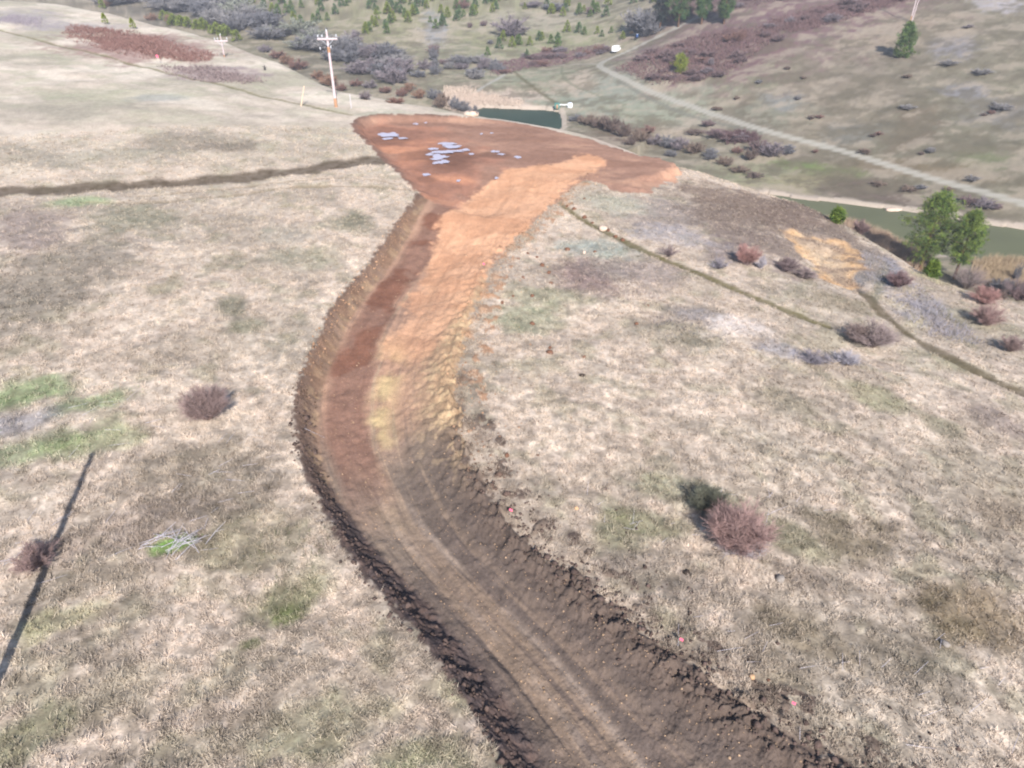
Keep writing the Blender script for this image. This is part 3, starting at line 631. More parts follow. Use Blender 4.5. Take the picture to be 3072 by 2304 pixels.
# clods and gravel along the freshly dug edges
def clods(name, pts, size, mat, col):
    n = len(pts); ico = np.array([(1,0,0),(-1,0,0),(0,1,0),(0,-1,0),(0,0,1),(0,0,-1)], float)
    fo = np.array([(0,2,4),(2,1,4),(1,3,4),(3,0,4),(2,0,5),(1,2,5),(3,1,5),(0,3,5)])
    V = ico[None] * (size[:, None, None] * rg.uniform(.6, 1.35, (n, 6, 1))) * .5
    an = rg.rand(n) * 6.28; c, s_ = np.cos(an)[:, None], np.sin(an)[:, None]
    V = np.stack([V[..., 0] * c - V[..., 1] * s_, V[..., 0] * s_ + V[..., 1] * c, V[..., 2]], -1) + pts[:, None]
    F = (fo[None] + (np.arange(n) * 6)[:, None, None]).reshape(-1, 3)
    return tag(link(name, mk_mesh(name, V.reshape(-1, 3), F, mat, np.repeat(col, 6, 0))), kind='stuff')
def along(P, n, off_mu, off_sd, s0=0, s1=1):
    seg = np.hypot(*(P[1:] - P[:-1]).T); cum = np.concatenate([[0], np.cumsum(seg)]); s = (s0 + (s1 - s0) * rg.rand(n)) * cum[-1]
    i = np.clip(np.searchsorted(cum, s) - 1, 0, len(seg) - 1); t = (s - cum[i]) / seg[i]; q = P[i] + (P[i + 1] - P[i]) * t[:, None]
    d = (P[i + 1] - P[i]) / seg[i][:, None]; nrm = np.stack([d[:, 1], -d[:, 0]], 1)
    return q + nrm * (off_mu + off_sd * rg.normal(size=n))[:, None], s - SL0
q1, s1 = along(RE, 5200, .05, .5, 0, 1); kp = rg.rand(len(s1)) < np.where(s1 < 20, .55, .3); q1, s1 = q1[kp], s1[kp]; q2, s2 = along(LE, 1500, .35, .3, 0, .9); q3, s3 = along(RE, 1200, 1.6, 1.3, 0, 1)
q = np.vstack([q1, q2, q3]); s_all = np.concatenate([s1, s2 , s3]); zz = H(q[:, 0], q[:, 1])
size = rg.gamma(2.2, .045, len(q)) + .04; size[-1200:] *= .7; size = size * (1 - .45 * ss(22, 30, s_all)) * .85
near = (1 - ss(20, 31, s_all))[:, None]
col = (C(98, 82, 76)[None] * near + C(186, 148, 118)[None] * (1 - near)) * rg.uniform(.65, 1.5, (len(q), 1))
clods("soil_clods", np.column_stack([q, zz + size * .15]), size, dm, col)
# gravel: small pale stones on the road
m_ = 2600; al = rg.rand(m_); u = rg.rand(m_); ia = (al * (min(len(LE), len(RE)) - 1)).astype(int)
fr = al * (len(LE) - 1); fi = fr.astype(int); pl = LE[fi]; fr2 = al * (len(RE) - 1); pr = RE[fr2.astype(int)]
g_ = pl + (pr - pl) * (.22 + .76 * u)[:, None] + rg.normal(size=(m_, 2)) * .3
clods("gravel", np.column_stack([g_, H(g_[:, 0], g_[:, 1]) + .01]), rg.gamma(2, .014, m_) + .02, dm, C(186, 156, 128)[None] * rg.uniform(.7, 1.3, (m_, 1)))

# ---------------------------------------------------------------- shrubs
def shrub_geo(seed, stems=26, twigs=60, h=1.0, spread=.55, rt=.004, rs_=.012, k=3, lean=(0, 0)):
    """bare many-stemmed shrub of unit size: returns stems and twigs"""
    r = np.random.RandomState(seed); A, B, ra, rb = [], [], [], []; TA, TB = [], []
    for i in range(stems):
        az = r.rand() * 6.28; el = math.acos(1 - r.rand() * .88); out = math.sin(el)
        tip = np.array([math.cos(az) * out * spread + lean[0], math.sin(az) * out * spread + lean[1], h * (.35 + .65 * math.cos(el) * r.uniform(.85, 1.05))]) * r.uniform(.58, 1.12)
        b = np.array([math.cos(az) * .07 * r.rand(), math.sin(az) * .07 * r.rand(), -.03])
        mid = b * .5 + tip * .5 + np.array([0, 0, .08 * h]) + r.normal(size=3) * .03
        A += [b, mid]; B += [mid, tip]; ra += [rs_, rs_ * .7]; rb += [rs_ * .7, rs_ * .3]
        for _ in range(int(twigs * .62)):
            t = r.uniform(.15, 1); p = mid + (tip - mid) * t if r.rand() < .75 else b + (mid - b) * r.uniform(.5, 1)
            d = (tip - b) / np.linalg.norm(tip - b) + r.normal(size=3) * .55; d[2] += .15
            e = p + d / np.linalg.norm(d) * r.uniform(.08, .26) * max(h, spread); TA.append(p); TB.append(e)
            f = p + (e - p) * r.uniform(.3, .8); d2 = d + r.normal(size=3) * .7; TA.append(f); TB.append(f + d2 / np.linalg.norm(d2) * r.uniform(.05, .15) * max(h, spread))
    return prisms(A, B, np.array(ra), np.array(rb), 4), prisms(TA, TB, rt, rt * .45, k)
def shrub_meshes(key, seed, sc, cs, ct, **kw):
    ct = ct * .72 + ct.mean() * .28 + .03; 
    (V1, F1), (V2, F2) = shrub_geo(seed, **kw)
    return (mk_mesh("shrub_stems", V1 * sc, F1, mat_plain("bark_" + key, cs, .9, .3, 8)), mk_mesh("shrub_twigs", V2 * sc, F2, mat_plain("twigs_" + key, ct, .85, .35, 5 / max(sc))))
def near_shrub(px, py, wpx, hpx, label, key, cs, ct, seed, lean=(0, 0), stems=60, twigs=80, sub=0.0, name="bare_shrub"):
    x, y, z, t = place(px, py); kx, kz = view_scale(x, y, z); w = wpx / kx; h = hpx / kz * (.82 if py > 900 else .95)
    sc = np.array([w, w, h * (1.0)])
    a, b = shrub_meshes(key, seed, sc, cs, ct, stems=stems, twigs=twigs, spread=.5, lean=lean, rt=.0055 / max(w, .6), rs_=.012)
    o = thing(name, label, "shrub", (x, y, z - sub)); part("stems", a, o); part("twigs", b, o); return o
near_shrub(1588,1185,132,100,"rounded red-pink bare shrub alone in the grass right of the road","rose",C(165,145,140),C(190,142,132),3,stems=95,twigs=110)
near_shrub(1592,1192,120,58,"pale grey lower twigs poking out under the red-pink shrub","ashen",C(150,140,145),C(182,170,176),27,stems=46,twigs=40)
near_shrub(1524,1100,84,62,"low dark olive shrub tucked behind the red-pink shrub","olive",C(100,90,75),C(112,112,84),4,stems=50,twigs=70)
near_shrub(448,905,95,80,"reddish brown bare shrub standing alone left of the road bend","russet",C(150,125,115),C(172,136,128),5,stems=80,twigs=100)
near_shrub(82,1222,90,50,"small reddish bush crossed by the long pole shadow","rust",C(130,110,95),C(180,138,128),6,stems=50,twigs=60)
near_shrub(1882,748,95,52,"mauve bare bush above the rutted track, widest on that slope","mauve",C(130,115,105),C(172,144,140),7,stems=70,twigs=80)
near_shrub(1850,738,60,38,"brown left half of the double bush above the rutted track","brown",C(120,100,90),C(150,120,108),8,stems=60,twigs=70)
near_shrub(1612,572,56,46,"red-orange bush with a pale skirt below the grey slope","coral",C(150,130,130),C(196,132,120),9)
near_shrub(1642,580,26,28,"pale lavender dead twigs beside the red-orange bush","pale",C(180,172,180),C(190,180,192),10,stems=30,twigs=40)
near_shrub(1700,585,50,26,"low purple brown bush left of the orange soil scar","plum",C(120,100,100),C(148,118,118),12)
near_shrub(1740,600,44,18,"flattened pinkish bush touching the lower edge of the soil scar","mauve",C(130,115,105),C(172,144,140),13)
near_shrub(1940,620,52,36,"purple red bush in the lavender brush below the left pine","wine",C(120,95,95),C(150,108,110),14)
near_shrub(2085,622,70,52,"pink brown bush on the ridge just right of the right pine","mauve",C(130,115,105),C(172,144,140),15)
near_shrub(2125,655,60,36,"pinkish bush on the ridge below the one beside the pines","coral",C(150,130,130),C(180,140,130),16)
near_shrub(2128,702,70,44,"red and lavender bush on the lower right slope by the frame edge","rose",C(165,140,130),C(180,130,126),17)
near_shrub(2182,758,50,34,"small rose brown bush at the right edge above the ruts","russet",C(150,125,115),C(172,136,128),18)
near_shrub(2195,640,70,46,"dark purple thicket bush at the right edge behind the ridge","plum",C(120,100,100),C(140,110,112),19)
near_shrub(1552,580,46,22,"small grey purple bush left of the red-orange bush","ash",C(130,120,125),C(158,146,158),20,stems=30,twigs=50)
near_shrub(1445,552,44,20,"low dark purple sprigs beside the narrow green track","plum",C(120,100,100),C(140,110,112),22,stems=30,twigs=40)
near_shrub(1760,782,60,24,"lavender grey low bush, left of the pair below the mauve bush","ash",C(130,120,125),C(158,146,158),23,stems=40,twigs=60)
near_shrub(1830,785,60,26,"lavender grey low bush, right of the pair below the mauve bush","pale",C(160,155,160),C(172,168,182),24,stems=40,twigs=60)
near_shrub(572,152,10,14,"tiny dark bush at the tip of the long mauve thicket","ink",C(80,78,80),C(95,92,95),25,stems=20,twigs=20)

def leafy(seed, n, size, leaf, dome=(1, 1, 1)):
    r = np.random.RandomState(seed); v = r.normal(size=(n, 3)); v /= np.linalg.norm(v, axis=1, keepdims=True); v[:, 2] = np.abs(v[:, 2])
    P = v * (r.rand(n, 1) ** .4) * np.array(dome) * size * .5; return blades(P, v + r.normal(size=(n, 3)) * .5, leaf * r.uniform(.6, 1.4, n), leaf * .35, r)

# bare brush along the creek and over the slopes: meshes shared by many shrubs
KINDS = {"grey": (C(120,116,114), C(158,153,152)), "sage": (C(125,125,115), C(160,162,146)), "mauve": (C(115,100,105), C(150,138,142)), "red": (C(120,90,85), C(150,116,106)),
         "maroon": (C(95,75,78), C(140,118,118)), "brown": (C(110,98,88), C(146,126,112)), "slate": (C(92,95,100), C(136,134,138)), "dark": (C(85,74,68), C(128,110,102)), "amber": (C(120,95,75), C(164,128,106))}
VAR = {}
def far_shrub_mesh(kind, v):
    key = (kind, v)
    if key not in VAR:
        cs, ct = KINDS[kind]; (V1, F1), (V2, F2) = shrub_geo(200 + v * 7 + len(kind), stems=34, twigs=34, spread=.52, rt=.011, rs_=.014, h=.85 if v % 2 else 1.0)
        V, F = join([(V1, F1), (V2, F2)]); VAR[key] = mk_mesh("shrub", V, F, mat_plain("brush_" + kind, ct, .9, .35, 4))
    return VAR[key]
def far_shrub(px, py, wpx, hpx, kind, label, group, i):
    x, y, z, t = place(px, py); kx, kz = view_scale(x, y, z); w = wpx / kx; h = hpx / kz
    o = link("bare_shrub", far_shrub_mesh(kind, i % 4), None, (x, y, z - .1 * h), random.random() * 6.28, (w, w, h * 1.15)); tag(o, label, "shrub", group); return o

def scatter(poly, n, rs, py_bias=0):
    P = np.array(poly, float); out = []
    while len(out) < n:
        c = P.min(0) + rs.rand(2) * (P.max(0) - P.min(0))
        if inside(c[:1], c[1:], P)[0]: out.append(tuple(c))
    return out
rq = np.random.RandomState(77); SH = []
G1 = "bare grey brush along the creek"; G2 = "maroon brush on the opposite hillside"; G3 = "brown brush between the pad and the valley road"
for px, py in scatter([(200,-12),(470,-12),(520,25),(620,60),(760,95),(880,130),(920,175),(860,190),(760,160),(640,100),(520,72),(400,34),(230,8)], 62, rq):
    SH.append((px, py, rq.uniform(46, 84), rq.uniform(24, 38), rq.choice(["grey", "slate", "sage", "slate", "mauve", "grey"]), G1))
for px, py in scatter([(900,170),(1000,175),(1060,165),(1080,150),(1000,120),(930,110)], 16, rq): SH.append((px, py, rq.uniform(24, 46), rq.uniform(12, 26), rq.choice(["grey", "mauve", "slate", "maroon"]), G1))
for px, py in [(575,112),(618,138),(645,150),(690,172),(715,184),(738,196),(770,186),(800,190),(835,200),(868,208),(905,212),(880,196),(230,14),(330,44),(370,52),(600,125),(790,215),(855,222)]: SH.append((px, py, rq.uniform(24, 44), rq.uniform(12, 22), rq.choice(["red", "amber", "red", "mauve"]), "low red and amber bushes where the spur meets the creek"))
for px, py in [(938,215),(960,222),(985,236),(1003,240),(950,232),(1022,250)]: SH.append((px, py, 30, 24, rq.choice(["slate", "dark", "brown"]), "dark bushes left of the far pond"))
for px, py in scatter([(1060,165),(1130,150),(1240,132),(1320,112),(1290,96),(1180,112),(1080,135)], 20, rq): SH.append((px, py, rq.uniform(20, 36), rq.uniform(8, 14), rq.choice(["maroon", "red", "mauve"]), "strip of maroon brush behind the valley meadow"))
SH += [(1108,76,80,36,"mauve","x"), (1195,22,56,18,"slate","x"), (1150,14,44,12,"mauve","x"), (1395,76,84,60,"slate","x"), (1372,66,60,46,"grey","x"), (1015,60,14,14,"maroon","x"), (1045,56,16,12,"maroon","x"), (1060,95,18,10,"slate","x"), (1275,30,20,16,"maroon","x"), (938,130,22,30,"slate","x"), (1000,18,30,16,"red","x"), (840,28,26,12,"red","x")]
for px, py in scatter([(1335,150),(1330,130),(1400,112),(1500,80),(1640,60),(1760,20),(1900,-10),(2000,-14),(1850,35),(1720,70),(1620,120),(1560,165),(1480,180),(1400,178)], 44, rq): SH.append((px, py, rq.uniform(18, 44), rq.uniform(8, 20), rq.choice(["maroon", "maroon", "mauve", "red"]), G2))
for px, py in scatter([(1400,60),(1600,20),(1760,-14),(1560,-14),(1440,10)], 10, rq): SH.append((px, py, rq.uniform(18, 36), rq.uniform(8, 16), rq.choice(["maroon", "mauve", "grey"]), G2))
for px, py, w, h, kd in [(1270,268,44,20,"brown"),(1298,276,44,28,"dark"),(1320,284,42,32,"dark"),(1346,294,40,32,"dark"),(1380,304,44,24,"brown"),(1412,312,40,24,"mauve"),(1440,318,40,22,"slate"),(1470,322,44,26,"mauve"),(1500,330,40,24,"brown"),(1532,342,44,22,"slate"),(1565,356,40,16,"brown"),(1600,372,40,14,"brown"),
        (1545,296,50,18,"maroon"),(1578,302,56,18,"maroon"),(1606,300,44,10,"mauve"),(1640,328,44,30,"maroon"),(1668,336,50,30,"mauve"),(1700,330,40,18,"slate"),(1620,345,30,24,"dark"),(1245,262,30,16,"slate"),(1400,288,30,16,"red"),(1500,290,36,12,"dark"),(1530,272,30,12,"maroon"),(1360,312,30,14,"dark"),(1450,338,26,14,"slate"),(1630,382,40,10,"dark"),(1590,330,26,12,"red")]: SH.append((px, py, w, h, kd, G3))
for px, py, w, h, kd in [(2092,440,40,18,"maroon"),(2125,448,46,20,"mauve"),(2150,450,34,14,"maroon"),(2050,414,24,9,"brown"),(1990,408,26,9,"slate"),(1960,412,34,10,"brown"),(1900,400,40,8,"brown"),(1856,505,34,30,"maroon"),(2165,630,50,30,"slate"),(2200,650,40,30,"maroon"),(2150,640,50,16,"dark"),(2190,610,16,40,"slate")]: SH.append((px, py, w, h, kd, "bushes beside the olive pond"))
for px, py, w, h, kd in [(1770,255,18,10,"red"),(1752,258,14,9,"dark"),(1898,292,18,10,"red"),(1885,296,14,7,"dark"),(1640,180,16,9,"slate"),(2140,246,16,8,"red"),(2125,250,14,7,"dark"),(2010,330,20,12,"grey"),(1990,334,14,8,"dark"),(1722,216,14,9,"slate"),(2090,60,26,8,"mauve"),(1960,168,20,8,"brown"),(1700,150,16,8,"dark"),(1735,170,14,6,"brown"),(2050,140,40,12,"grey"),(2120,160,40,12,"grey"),(1960,235,36,10,"grey"),(2160,235,50,12,"grey"),(2100,390,30,12,"grey"),(1760,330,12,8,"red"),(1600,135,30,16,"maroon"),(1550,238,24,8,"brown"),(1870,330,36,10,"brown"),(1590,215,14,8,"brown")]: SH.append((px, py, w, h, kd, "low scattered bushes on the right hillside"))
LBL = {G1: "%s leafless brush in the creek belt", G2: "%s low brush in the opposite hillside's band", G3: "%s bush in the scrub beyond the orange pad",
       "low red and amber bushes where the spur meets the creek": "%s low bush at the pale field edge,", "dark bushes left of the far pond": "%s bush at the left bank of the small dark pond",
       "strip of maroon brush behind the valley meadow": "%s brush in the thin strip behind the meadow,", "bushes beside the olive pond": "%s bush by the large olive pond", "low scattered bushes on the right hillside": "%s low bush on the open right hillside"}
XL = {"1108": "broad purple grey bush alone in the green meadow above the creek", "1195": "slate brush clump near the top edge above the purple mound", "1150": "mauve brush clump at the top edge left of the slate one", "1395": "largest slate grey bare tree clump behind the white van",
      "1372": "paler grey bare tree on the left of the big slate clump", "1015": "small dark red bush at the upper meadow edge", "1045": "small maroon bush right of the dark red one", "1060": "tiny slate bush at the middle of the meadow", "1275": "maroon bush near the top right of the meadow",
      "938": "upright slate sapling above the sage brush", "1000": "reddish bush among the uppermost young pines", "840": "red low bush inside the young pine stand"}
def where(g, px, py):
    if g == G1: return "toward the upper left corner" if px < 400 else "above the yellow green pine row" if px < 640 else "just behind the utility pole" if px < 790 else "between the utility pole and the dark pond" if px < 930 else "above the dark pond's left end"
    if g == G2: return "near the bend of the valley road" if px < 1480 else "beside the small yellow green pine" if px < 1620 else "at its middle" if px < 1760 else "toward the top right"
    if g == G3: return "closest to the dark pond" if px < 1360 else "midway along it" if px < 1500 else "below the valley road" if px < 1600 else "nearest the olive pond"
    if g.startswith("low red"): return "left of the pole" if px < 700 else "right of the pole"
    if g.startswith("strip"): return "at its left half" if px < 1200 else "close to the white van"
    if g.startswith("low scat"): return "high near the lone pine" if py < 200 and px > 1850 else "low near the road" if py > 280 else "at mid height" 
    if g.startswith("bushes bes"): return "on the far bank" if py < 470 else "on the near bank"
    return ""
for i, (px, py, w, h, kd, g) in enumerate(SH):
    if g == "x": far_shrub(px, py, w, h, kd, XL[str(px)], None, i)
    else:
        q_ = where(g, px, py); sz = "large " if w > 60 else "small " if w < 24 else ""
        far_shrub(px, py, w, h, kd, " ".join((sz + LBL[g] % kd + " " + q_).split()[:16]), "%s: %s %s" % (g, sz + kd, q_), i)

# ---------------------------------------------------------------- thickets, reeds and weeds that nobody could count
def thicket(name, label, poly, n, hm, col, rad=.012, seed=1, spread=.35, tw=3, bl=False, jit=.25, plane=None):
    r = np.random.RandomState(seed); c = [place(*q)[:2] if plane is None else onz(q[0], q[1], plane) for q in poly]; P = np.array(c); lo, hi = P.min(0), P.max(0)
    q = lo + r.rand(n * 5, 2) * (hi - lo); dd = sdist(q[:, 0], q[:, 1], P, 6) + (fbm(q[:, 0], q[:, 1], 2.5, 3, seed) - .5) * 3.2
    area = (dd > 0).mean() * np.prod(hi - lo); q = q[dd + r.rand(len(q)) * 1.6 - .8 > 0]; q = q[:min(n, int(area * (40 if bl else 14)) + 60)]; n = len(q); z = H(q[:, 0], q[:, 1])
    B = np.column_stack([q, z - .03]); hh = hm * r.uniform(.5, 1.1, n) * (.6 + .8 * fbm(q[:, 0], q[:, 1], 2, 2, seed + 4))
    D = r.normal(size=(n, 3)) * spread; D[:, 2] = 1; T1 = B + D * hh[:, None]
    if bl: V, F = blades(np.repeat(B, tw, 0) + r.normal(size=(n * tw, 3)) * [.1, .1, 0], np.repeat(D, tw, 0) + r.normal(size=(n * tw, 3)) * .15, np.repeat(hh, tw), rad * 2, r); per = 3
    else:
        A2 = np.repeat(B + (T1 - B) * .35, tw, 0); B2 = A2 + (np.repeat(D, tw, 0) + r.normal(size=(n * tw, 3)) * .5) * np.repeat(hh, tw)[:, None] * .6
        V, F = prisms(np.vstack([B, A2]), np.vstack([T1, B2]), rad, rad * .4, 3); per = 6
    cv = np.repeat(col[None] * r.uniform(1 - jit, 1 + jit, (len(V) // per, 1)), per, 0)
    return tag(link(name, mk_mesh(name, V, F, mat_col("thicket_stalks", .15, 4, 0, rough=.9), cv)), label=label, kind='stuff')
thicket("thicket", "long rust red thicket", [(150,58),(250,66),(330,84),(380,98),(440,116),(452,132),(400,134),(300,124),(225,104),(165,78)], 9000, .42, C(166,130,122), .024, 3, .9)
thicket("thicket", "mauve thicket", [(352,140),(430,146),(520,162),(570,178),(550,186),(450,178),(380,160)], 3000, .4, C(168,150,148), .022, 4, .8)
thicket("thicket", "grey thicket", [(0,32),(60,40),(90,60),(40,58),(0,50)], 700, .5, C(180,170,178), .018, 5)
thicket("reeds", "pale reeds", [(1790,470),(1840,482),(1890,500),(1945,526),(1985,548),(2020,575),(1930,600),(1850,560)], 5200, 1.9, C(206,178,154), .035, 6, .10, 4, True, plane=-41.8)
thicket("reeds", "pale reeds", [(2110,566),(2170,570),(2280,582),(2280,640),(2190,640),(2110,610)], 4200, 1.9, C(206,182,150), .035, 7, .10, 4, True, plane=-41.6)
thicket("reeds", "pale reeds", [(960,205),(1000,206),(1060,216),(1130,226),(1128,235),(1030,234),(975,240),(950,232)], 3200, 1.2, C(226,205,188), .05, 8, .12, 4, True, plane=-37.6)
thicket("lavender_brush", "pale lavender brush", [(1885,552),(1925,580),(1960,610),(2000,650),(2050,690),(2100,720),(2060,740),(2010,725),(1960,690),(1925,640),(1895,600)], 1500, .45, C(176,170,178), .010, 9)
thicket("grey_brush", "grey purple low brush", [(1190,570),(1270,560),(1350,590),(1420,640),(1380,660),(1290,640),(1200,620)], 1100, .22, C(160,142,136), .007, 10)
thicket("grey_brush", "brown low brush", [(1560,700),(1500,690),(1440,690),(1420,735),(1500,745),(1560,730)], 500, .22, C(140,132,136), .007, 11)
thicket("dry_weeds", "brown weeds", [(330,1010),(420,960),(560,1050),(590,1100),(520,1130),(400,1120),(300,1180),(230,1160),(280,1080)], 2200, .24, C(146,130,114), .005, 12)
thicket("dry_weeds", "brown weeds", [(540,1150),(640,1140),(690,1240),(660,1340),(600,1360),(590,1260)], 500, .24, C(134,132,104), .005, 13)
thicket("dry_weeds", "brown weeds", [(1740,1150),(1860,1120),(1950,1130),(1930,1180),(1820,1190),(1760,1180)], 520, .24, C(130,118,96), .005, 14)
thicket("dry_weeds", "brown weeds", [(2000,1270),(2140,1270),(2210,1330),(2180,1400),(2080,1400),(2020,1340)], 800, .22, C(150,130,102), .005, 15)
thicket("green_grass", "fresh green grass", [(0,815),(90,820),(190,850),(300,860),(280,885),(160,880),(0,860)], 1500, .13, C(150,172,118), .008, 16, .6, 3, True)
thicket("green_grass", "fresh green grass", [(0,930),(120,915),(200,930),(190,975),(60,985),(0,990)], 1300, .12, C(152,172,124), .008, 17, .6, 3, True)
thicket("green_grass", "fresh green grass", [(335,1160),(400,1150),(435,1175),(395,1195),(340,1195)], 420, .16, C(140,190,90), .008, 18, .6, 3, True)

def far_brush(poly, n, hm, col, seed): thicket("brush", "maroon brush", poly, n, hm, col, .05, seed, .7, 4)
far_brush([(1335,150),(1400,112),(1500,80),(1640,60),(1700,75),(1620,120),(1560,165),(1480,180),(1400,178)], 5000, 1.1, C(142,114,112), 51)
far_brush([(1640,60),(1760,18),(1900,-10),(2000,-14),(1850,35),(1720,70)], 5000, 1.0, C(146,118,116), 52)
far_brush([(1420,55),(1600,20),(1760,-14),(1560,-14),(1440,10)], 3500, 1.0, C(146,124,122), 53)
far_brush([(1060,165),(1130,150),(1240,132),(1320,112),(1290,96),(1180,112),(1080,135)], 2600, .9, C(146,118,120), 54)
far_brush([(1540,292),(1600,290),(1640,305),(1590,312)], 900, 1.2, C(124,98,100), 55)
# ---------------------------------------------------------------- pines
def pine_geo(seed, h, w, u0=.2, nb=70, per=9, nl=.30, nw=.05, needles=15, bulge=.45, tone=C(84,112,58), yel=C(156,172,76)):
    r = np.random.RandomState(seed); A, B, ra, rb = [], [], [], []
    ns = 7; bend = r.normal(size=2) * .02 * h; tp = [np.array([bend[0] * (i / ns) ** 2, bend[1] * (i / ns) ** 2, h * i / ns * .97]) for i in range(ns + 1)]; tr = h * .021
    for i in range(ns): A.append(tp[i] - [0, 0, .25 if i == 0 else 0]); B.append(tp[i + 1]); ra.append(tr * (1 - i / ns * .9)); rb.append(tr * (1 - (i + 1) / ns * .9))
    V0, F0_ = prisms(A, B, np.array(ra), np.array(rb), 8)
    LA, LB, la = [], [], []; CP, CD, CT = [], [], []
    for b in range(nb):
        u = u0 + (1 - u0) * ((b + r.rand()) / nb) ** .9; zz = u * h * .97
        v = (u - u0) / (1 - u0); prof = (min(1, (v + .12) / bulge) ** .7) * (1 - max(0, (v - bulge) / (1 - bulge)) ** 1.7) if v < 1 else 0
        L = w * .5 * max(prof, .10) * r.uniform(.6, 1.12); az = b * 2.399 + r.normal() * .4
        up = -.15 + .75 * v + r.normal() * .12; d = np.array([math.cos(az), math.sin(az), up]); d /= np.linalg.norm(d)
        o = np.array([bend[0] * u * u, bend[1] * u * u, zz]); e = o + d * L + [0, 0, .1 * L]
        LA.append(o); LB.append(e); la.append(.018 * h * (1 - u * .8) * .35); k = r.uniform(.72, 1.22)
        for q in range(per):
            f = r.uniform(.35, 1.02); c = o + (e - o) * f + r.normal(size=3) * .09 * w * (.5 + f * .5) * .6; CP.append(c); CD.append((c - o) * [1, 1, .5] + [0, 0, .35 * L]); CT.append(k * r.uniform(.85, 1.15))
    V1, F1 = prisms(LA, LB, np.array(la), np.array(la) * .3, 4)
    CP = np.array(CP); CD = np.array(CD); CD /= np.linalg.norm(CD, axis=1, keepdims=True) + 1e-9; m = len(CP)
    P = np.repeat(CP, needles, 0) + r.normal(size=(m * needles, 3)) * nl * .35; D = np.repeat(CD, needles, 0) * .7 + r.normal(size=(m * needles, 3)) * .75
    V, F = blades(P, D, nl * r.uniform(.6, 1.3, m * needles), nw, r)
    mx = r.rand(m)[:, None] ** 1.5; cc_ = (tone * (1 - mx) + yel * mx) * np.array(CT)[:, None]; cv = np.repeat(np.repeat(cc_, needles, 0), 3, 0)
    Vt, Ft = join([(V0, F0_), (V1, F1)]); return Vt, Ft, V, F, cv
nm_ = mat_col("pine_needles", .15, 2, 0, rough=.7, spec=.2); bark = mat_plain("pine_bark", C(120, 92, 72), .9, .35, 3, .1, .3)
def pine(px, py, hpx, wpx, label, seed, group=None, lean=1.0, **kw):
    x, y, z, t = place(px, py); kx, kz = view_scale(x, y, z); h = hpx / kz; w = wpx / kx
    Vt, Ft, V, F, cv = pine_geo(seed, h, w, **kw); o = thing("pine_tree", label, "pine tree", (x, y, z - .1), group=group)
    part("trunk", mk_mesh("trunk", Vt, Ft, bark), o); part("crown", mk_mesh("crown", V, F, nm_, cv), o); return o
pine(1986,584,166,118,"larger of the two green pines standing on the ridge by the olive pond",31,u0=.22,nb=110,per=20,nl=.42,nw=.07,bulge=.40)
pine(2060,602,148,76,"narrower right-hand pine of the pair by the olive pond",32,u0=.26,nb=90,per=20,nl=.42,nw=.07,bulge=.5)
pine(2008,598,36,34,"small bright green pine between the trunks of the two big pines",33,u0=.05,nb=30,per=8,nl=.28,nw=.05)
pine(1804,480,30,30,"lone round green pine at the left end of the reeds",34,u0=.05,nb=30,per=8,nl=.3,nw=.06)
pine(1950,124,76,46,"dark green pine alone high on the right hillside with its shadow to the left",35,u0=.05,nb=70,per=9,nl=.7,nw=.14,bulge=.3,tone=C(88,115,70),yel=C(125,145,70))
pine(1468,158,40,34,"small yellow green pine in the grass above the valley road",36,u0=.05,nb=40,per=8,nl=.6,nw=.14,bulge=.4,tone=C(125,142,60),yel=C(165,168,60))
for px, py, lb, sd_, hh, u in [(1425,66,"thin dark pine, leftmost of the four behind the red brush",37,112,.2),(1465,58,"widest of the four tall pines at the top edge",38,112,.16),(1515,52,"third of the four tall pines at the top edge",39,106,.16),(1563,52,"rightmost of the four tall pines at the top edge",40,106,.16)]:
    pine(px, py, hh, 38 if sd_ != 38 else 54, lb, sd_, u0=u, nb=60, per=11, nl=.9, nw=.2, bulge=.35, tone=C(75,105,72) if sd_ != 37 else C(55,62,62), yel=C(115,140,75) if sd_ != 37 else C(70,80,75))
# the young plantation
YV = []
for v in range(6):
    r = np.random.RandomState(300 + v); n = 150; u = r.rand(n); az = r.rand(n) * 6.28; rad = (1 - u) ** .8 * .34 * r.uniform(.5, 1, n) + .02
    P = np.column_stack([np.cos(az) * rad, np.sin(az) * rad, .06 + u * .9]); D = np.column_stack([np.cos(az), np.sin(az), .7 + u * 1.5]) + r.normal(size=(n, 3)) * .3
    V, F = blades(P, D, .2, .09, r); g = (C(100,122,62), C(128,140,60), C(88,112,70))[v % 3]; (Vp, Fp) = prisms([[0, 0, -.05]], [[0, 0, .9]], .03, .01, 4)
    cv = np.vstack([g[None] * r.uniform(.7, 1.25, (n, 1)).repeat(3, 0), np.tile(C(110, 95, 80), (len(Vp), 1))]); V2, F2 = join([(V, F), (Vp, tri(Fp))])
    YV.append(mk_mesh("young_pine", V2, F2, nm_, cv))
YP = scatter([(430,-14),(1500,-14),(1560,-5),(1400,30),(1240,44),(1050,30),(980,50),(900,92),(830,86),(740,60),(620,50),(540,22),(430,5)], 250, rq)
YP = [p for p in YP if fbm(np.array([p[0] / 60]), np.array([p[1] / 22]), .8, 2, 9)[0] > .40]
YP += [(px + rq.normal() * 8, py + rq.normal() * 3) for px, py in [(1130,95),(1150,98),(1170,92),(1190,100),(1100,104),(1080,100),(1210,105),(1180,88),(1210,90),(1110,98),(1090,92),(1140,128),(1060,122)]]
YP += [(1225,70),(1250,72),(1262,76),(1290,74),(1300,80),(1320,72),(1345,86)]
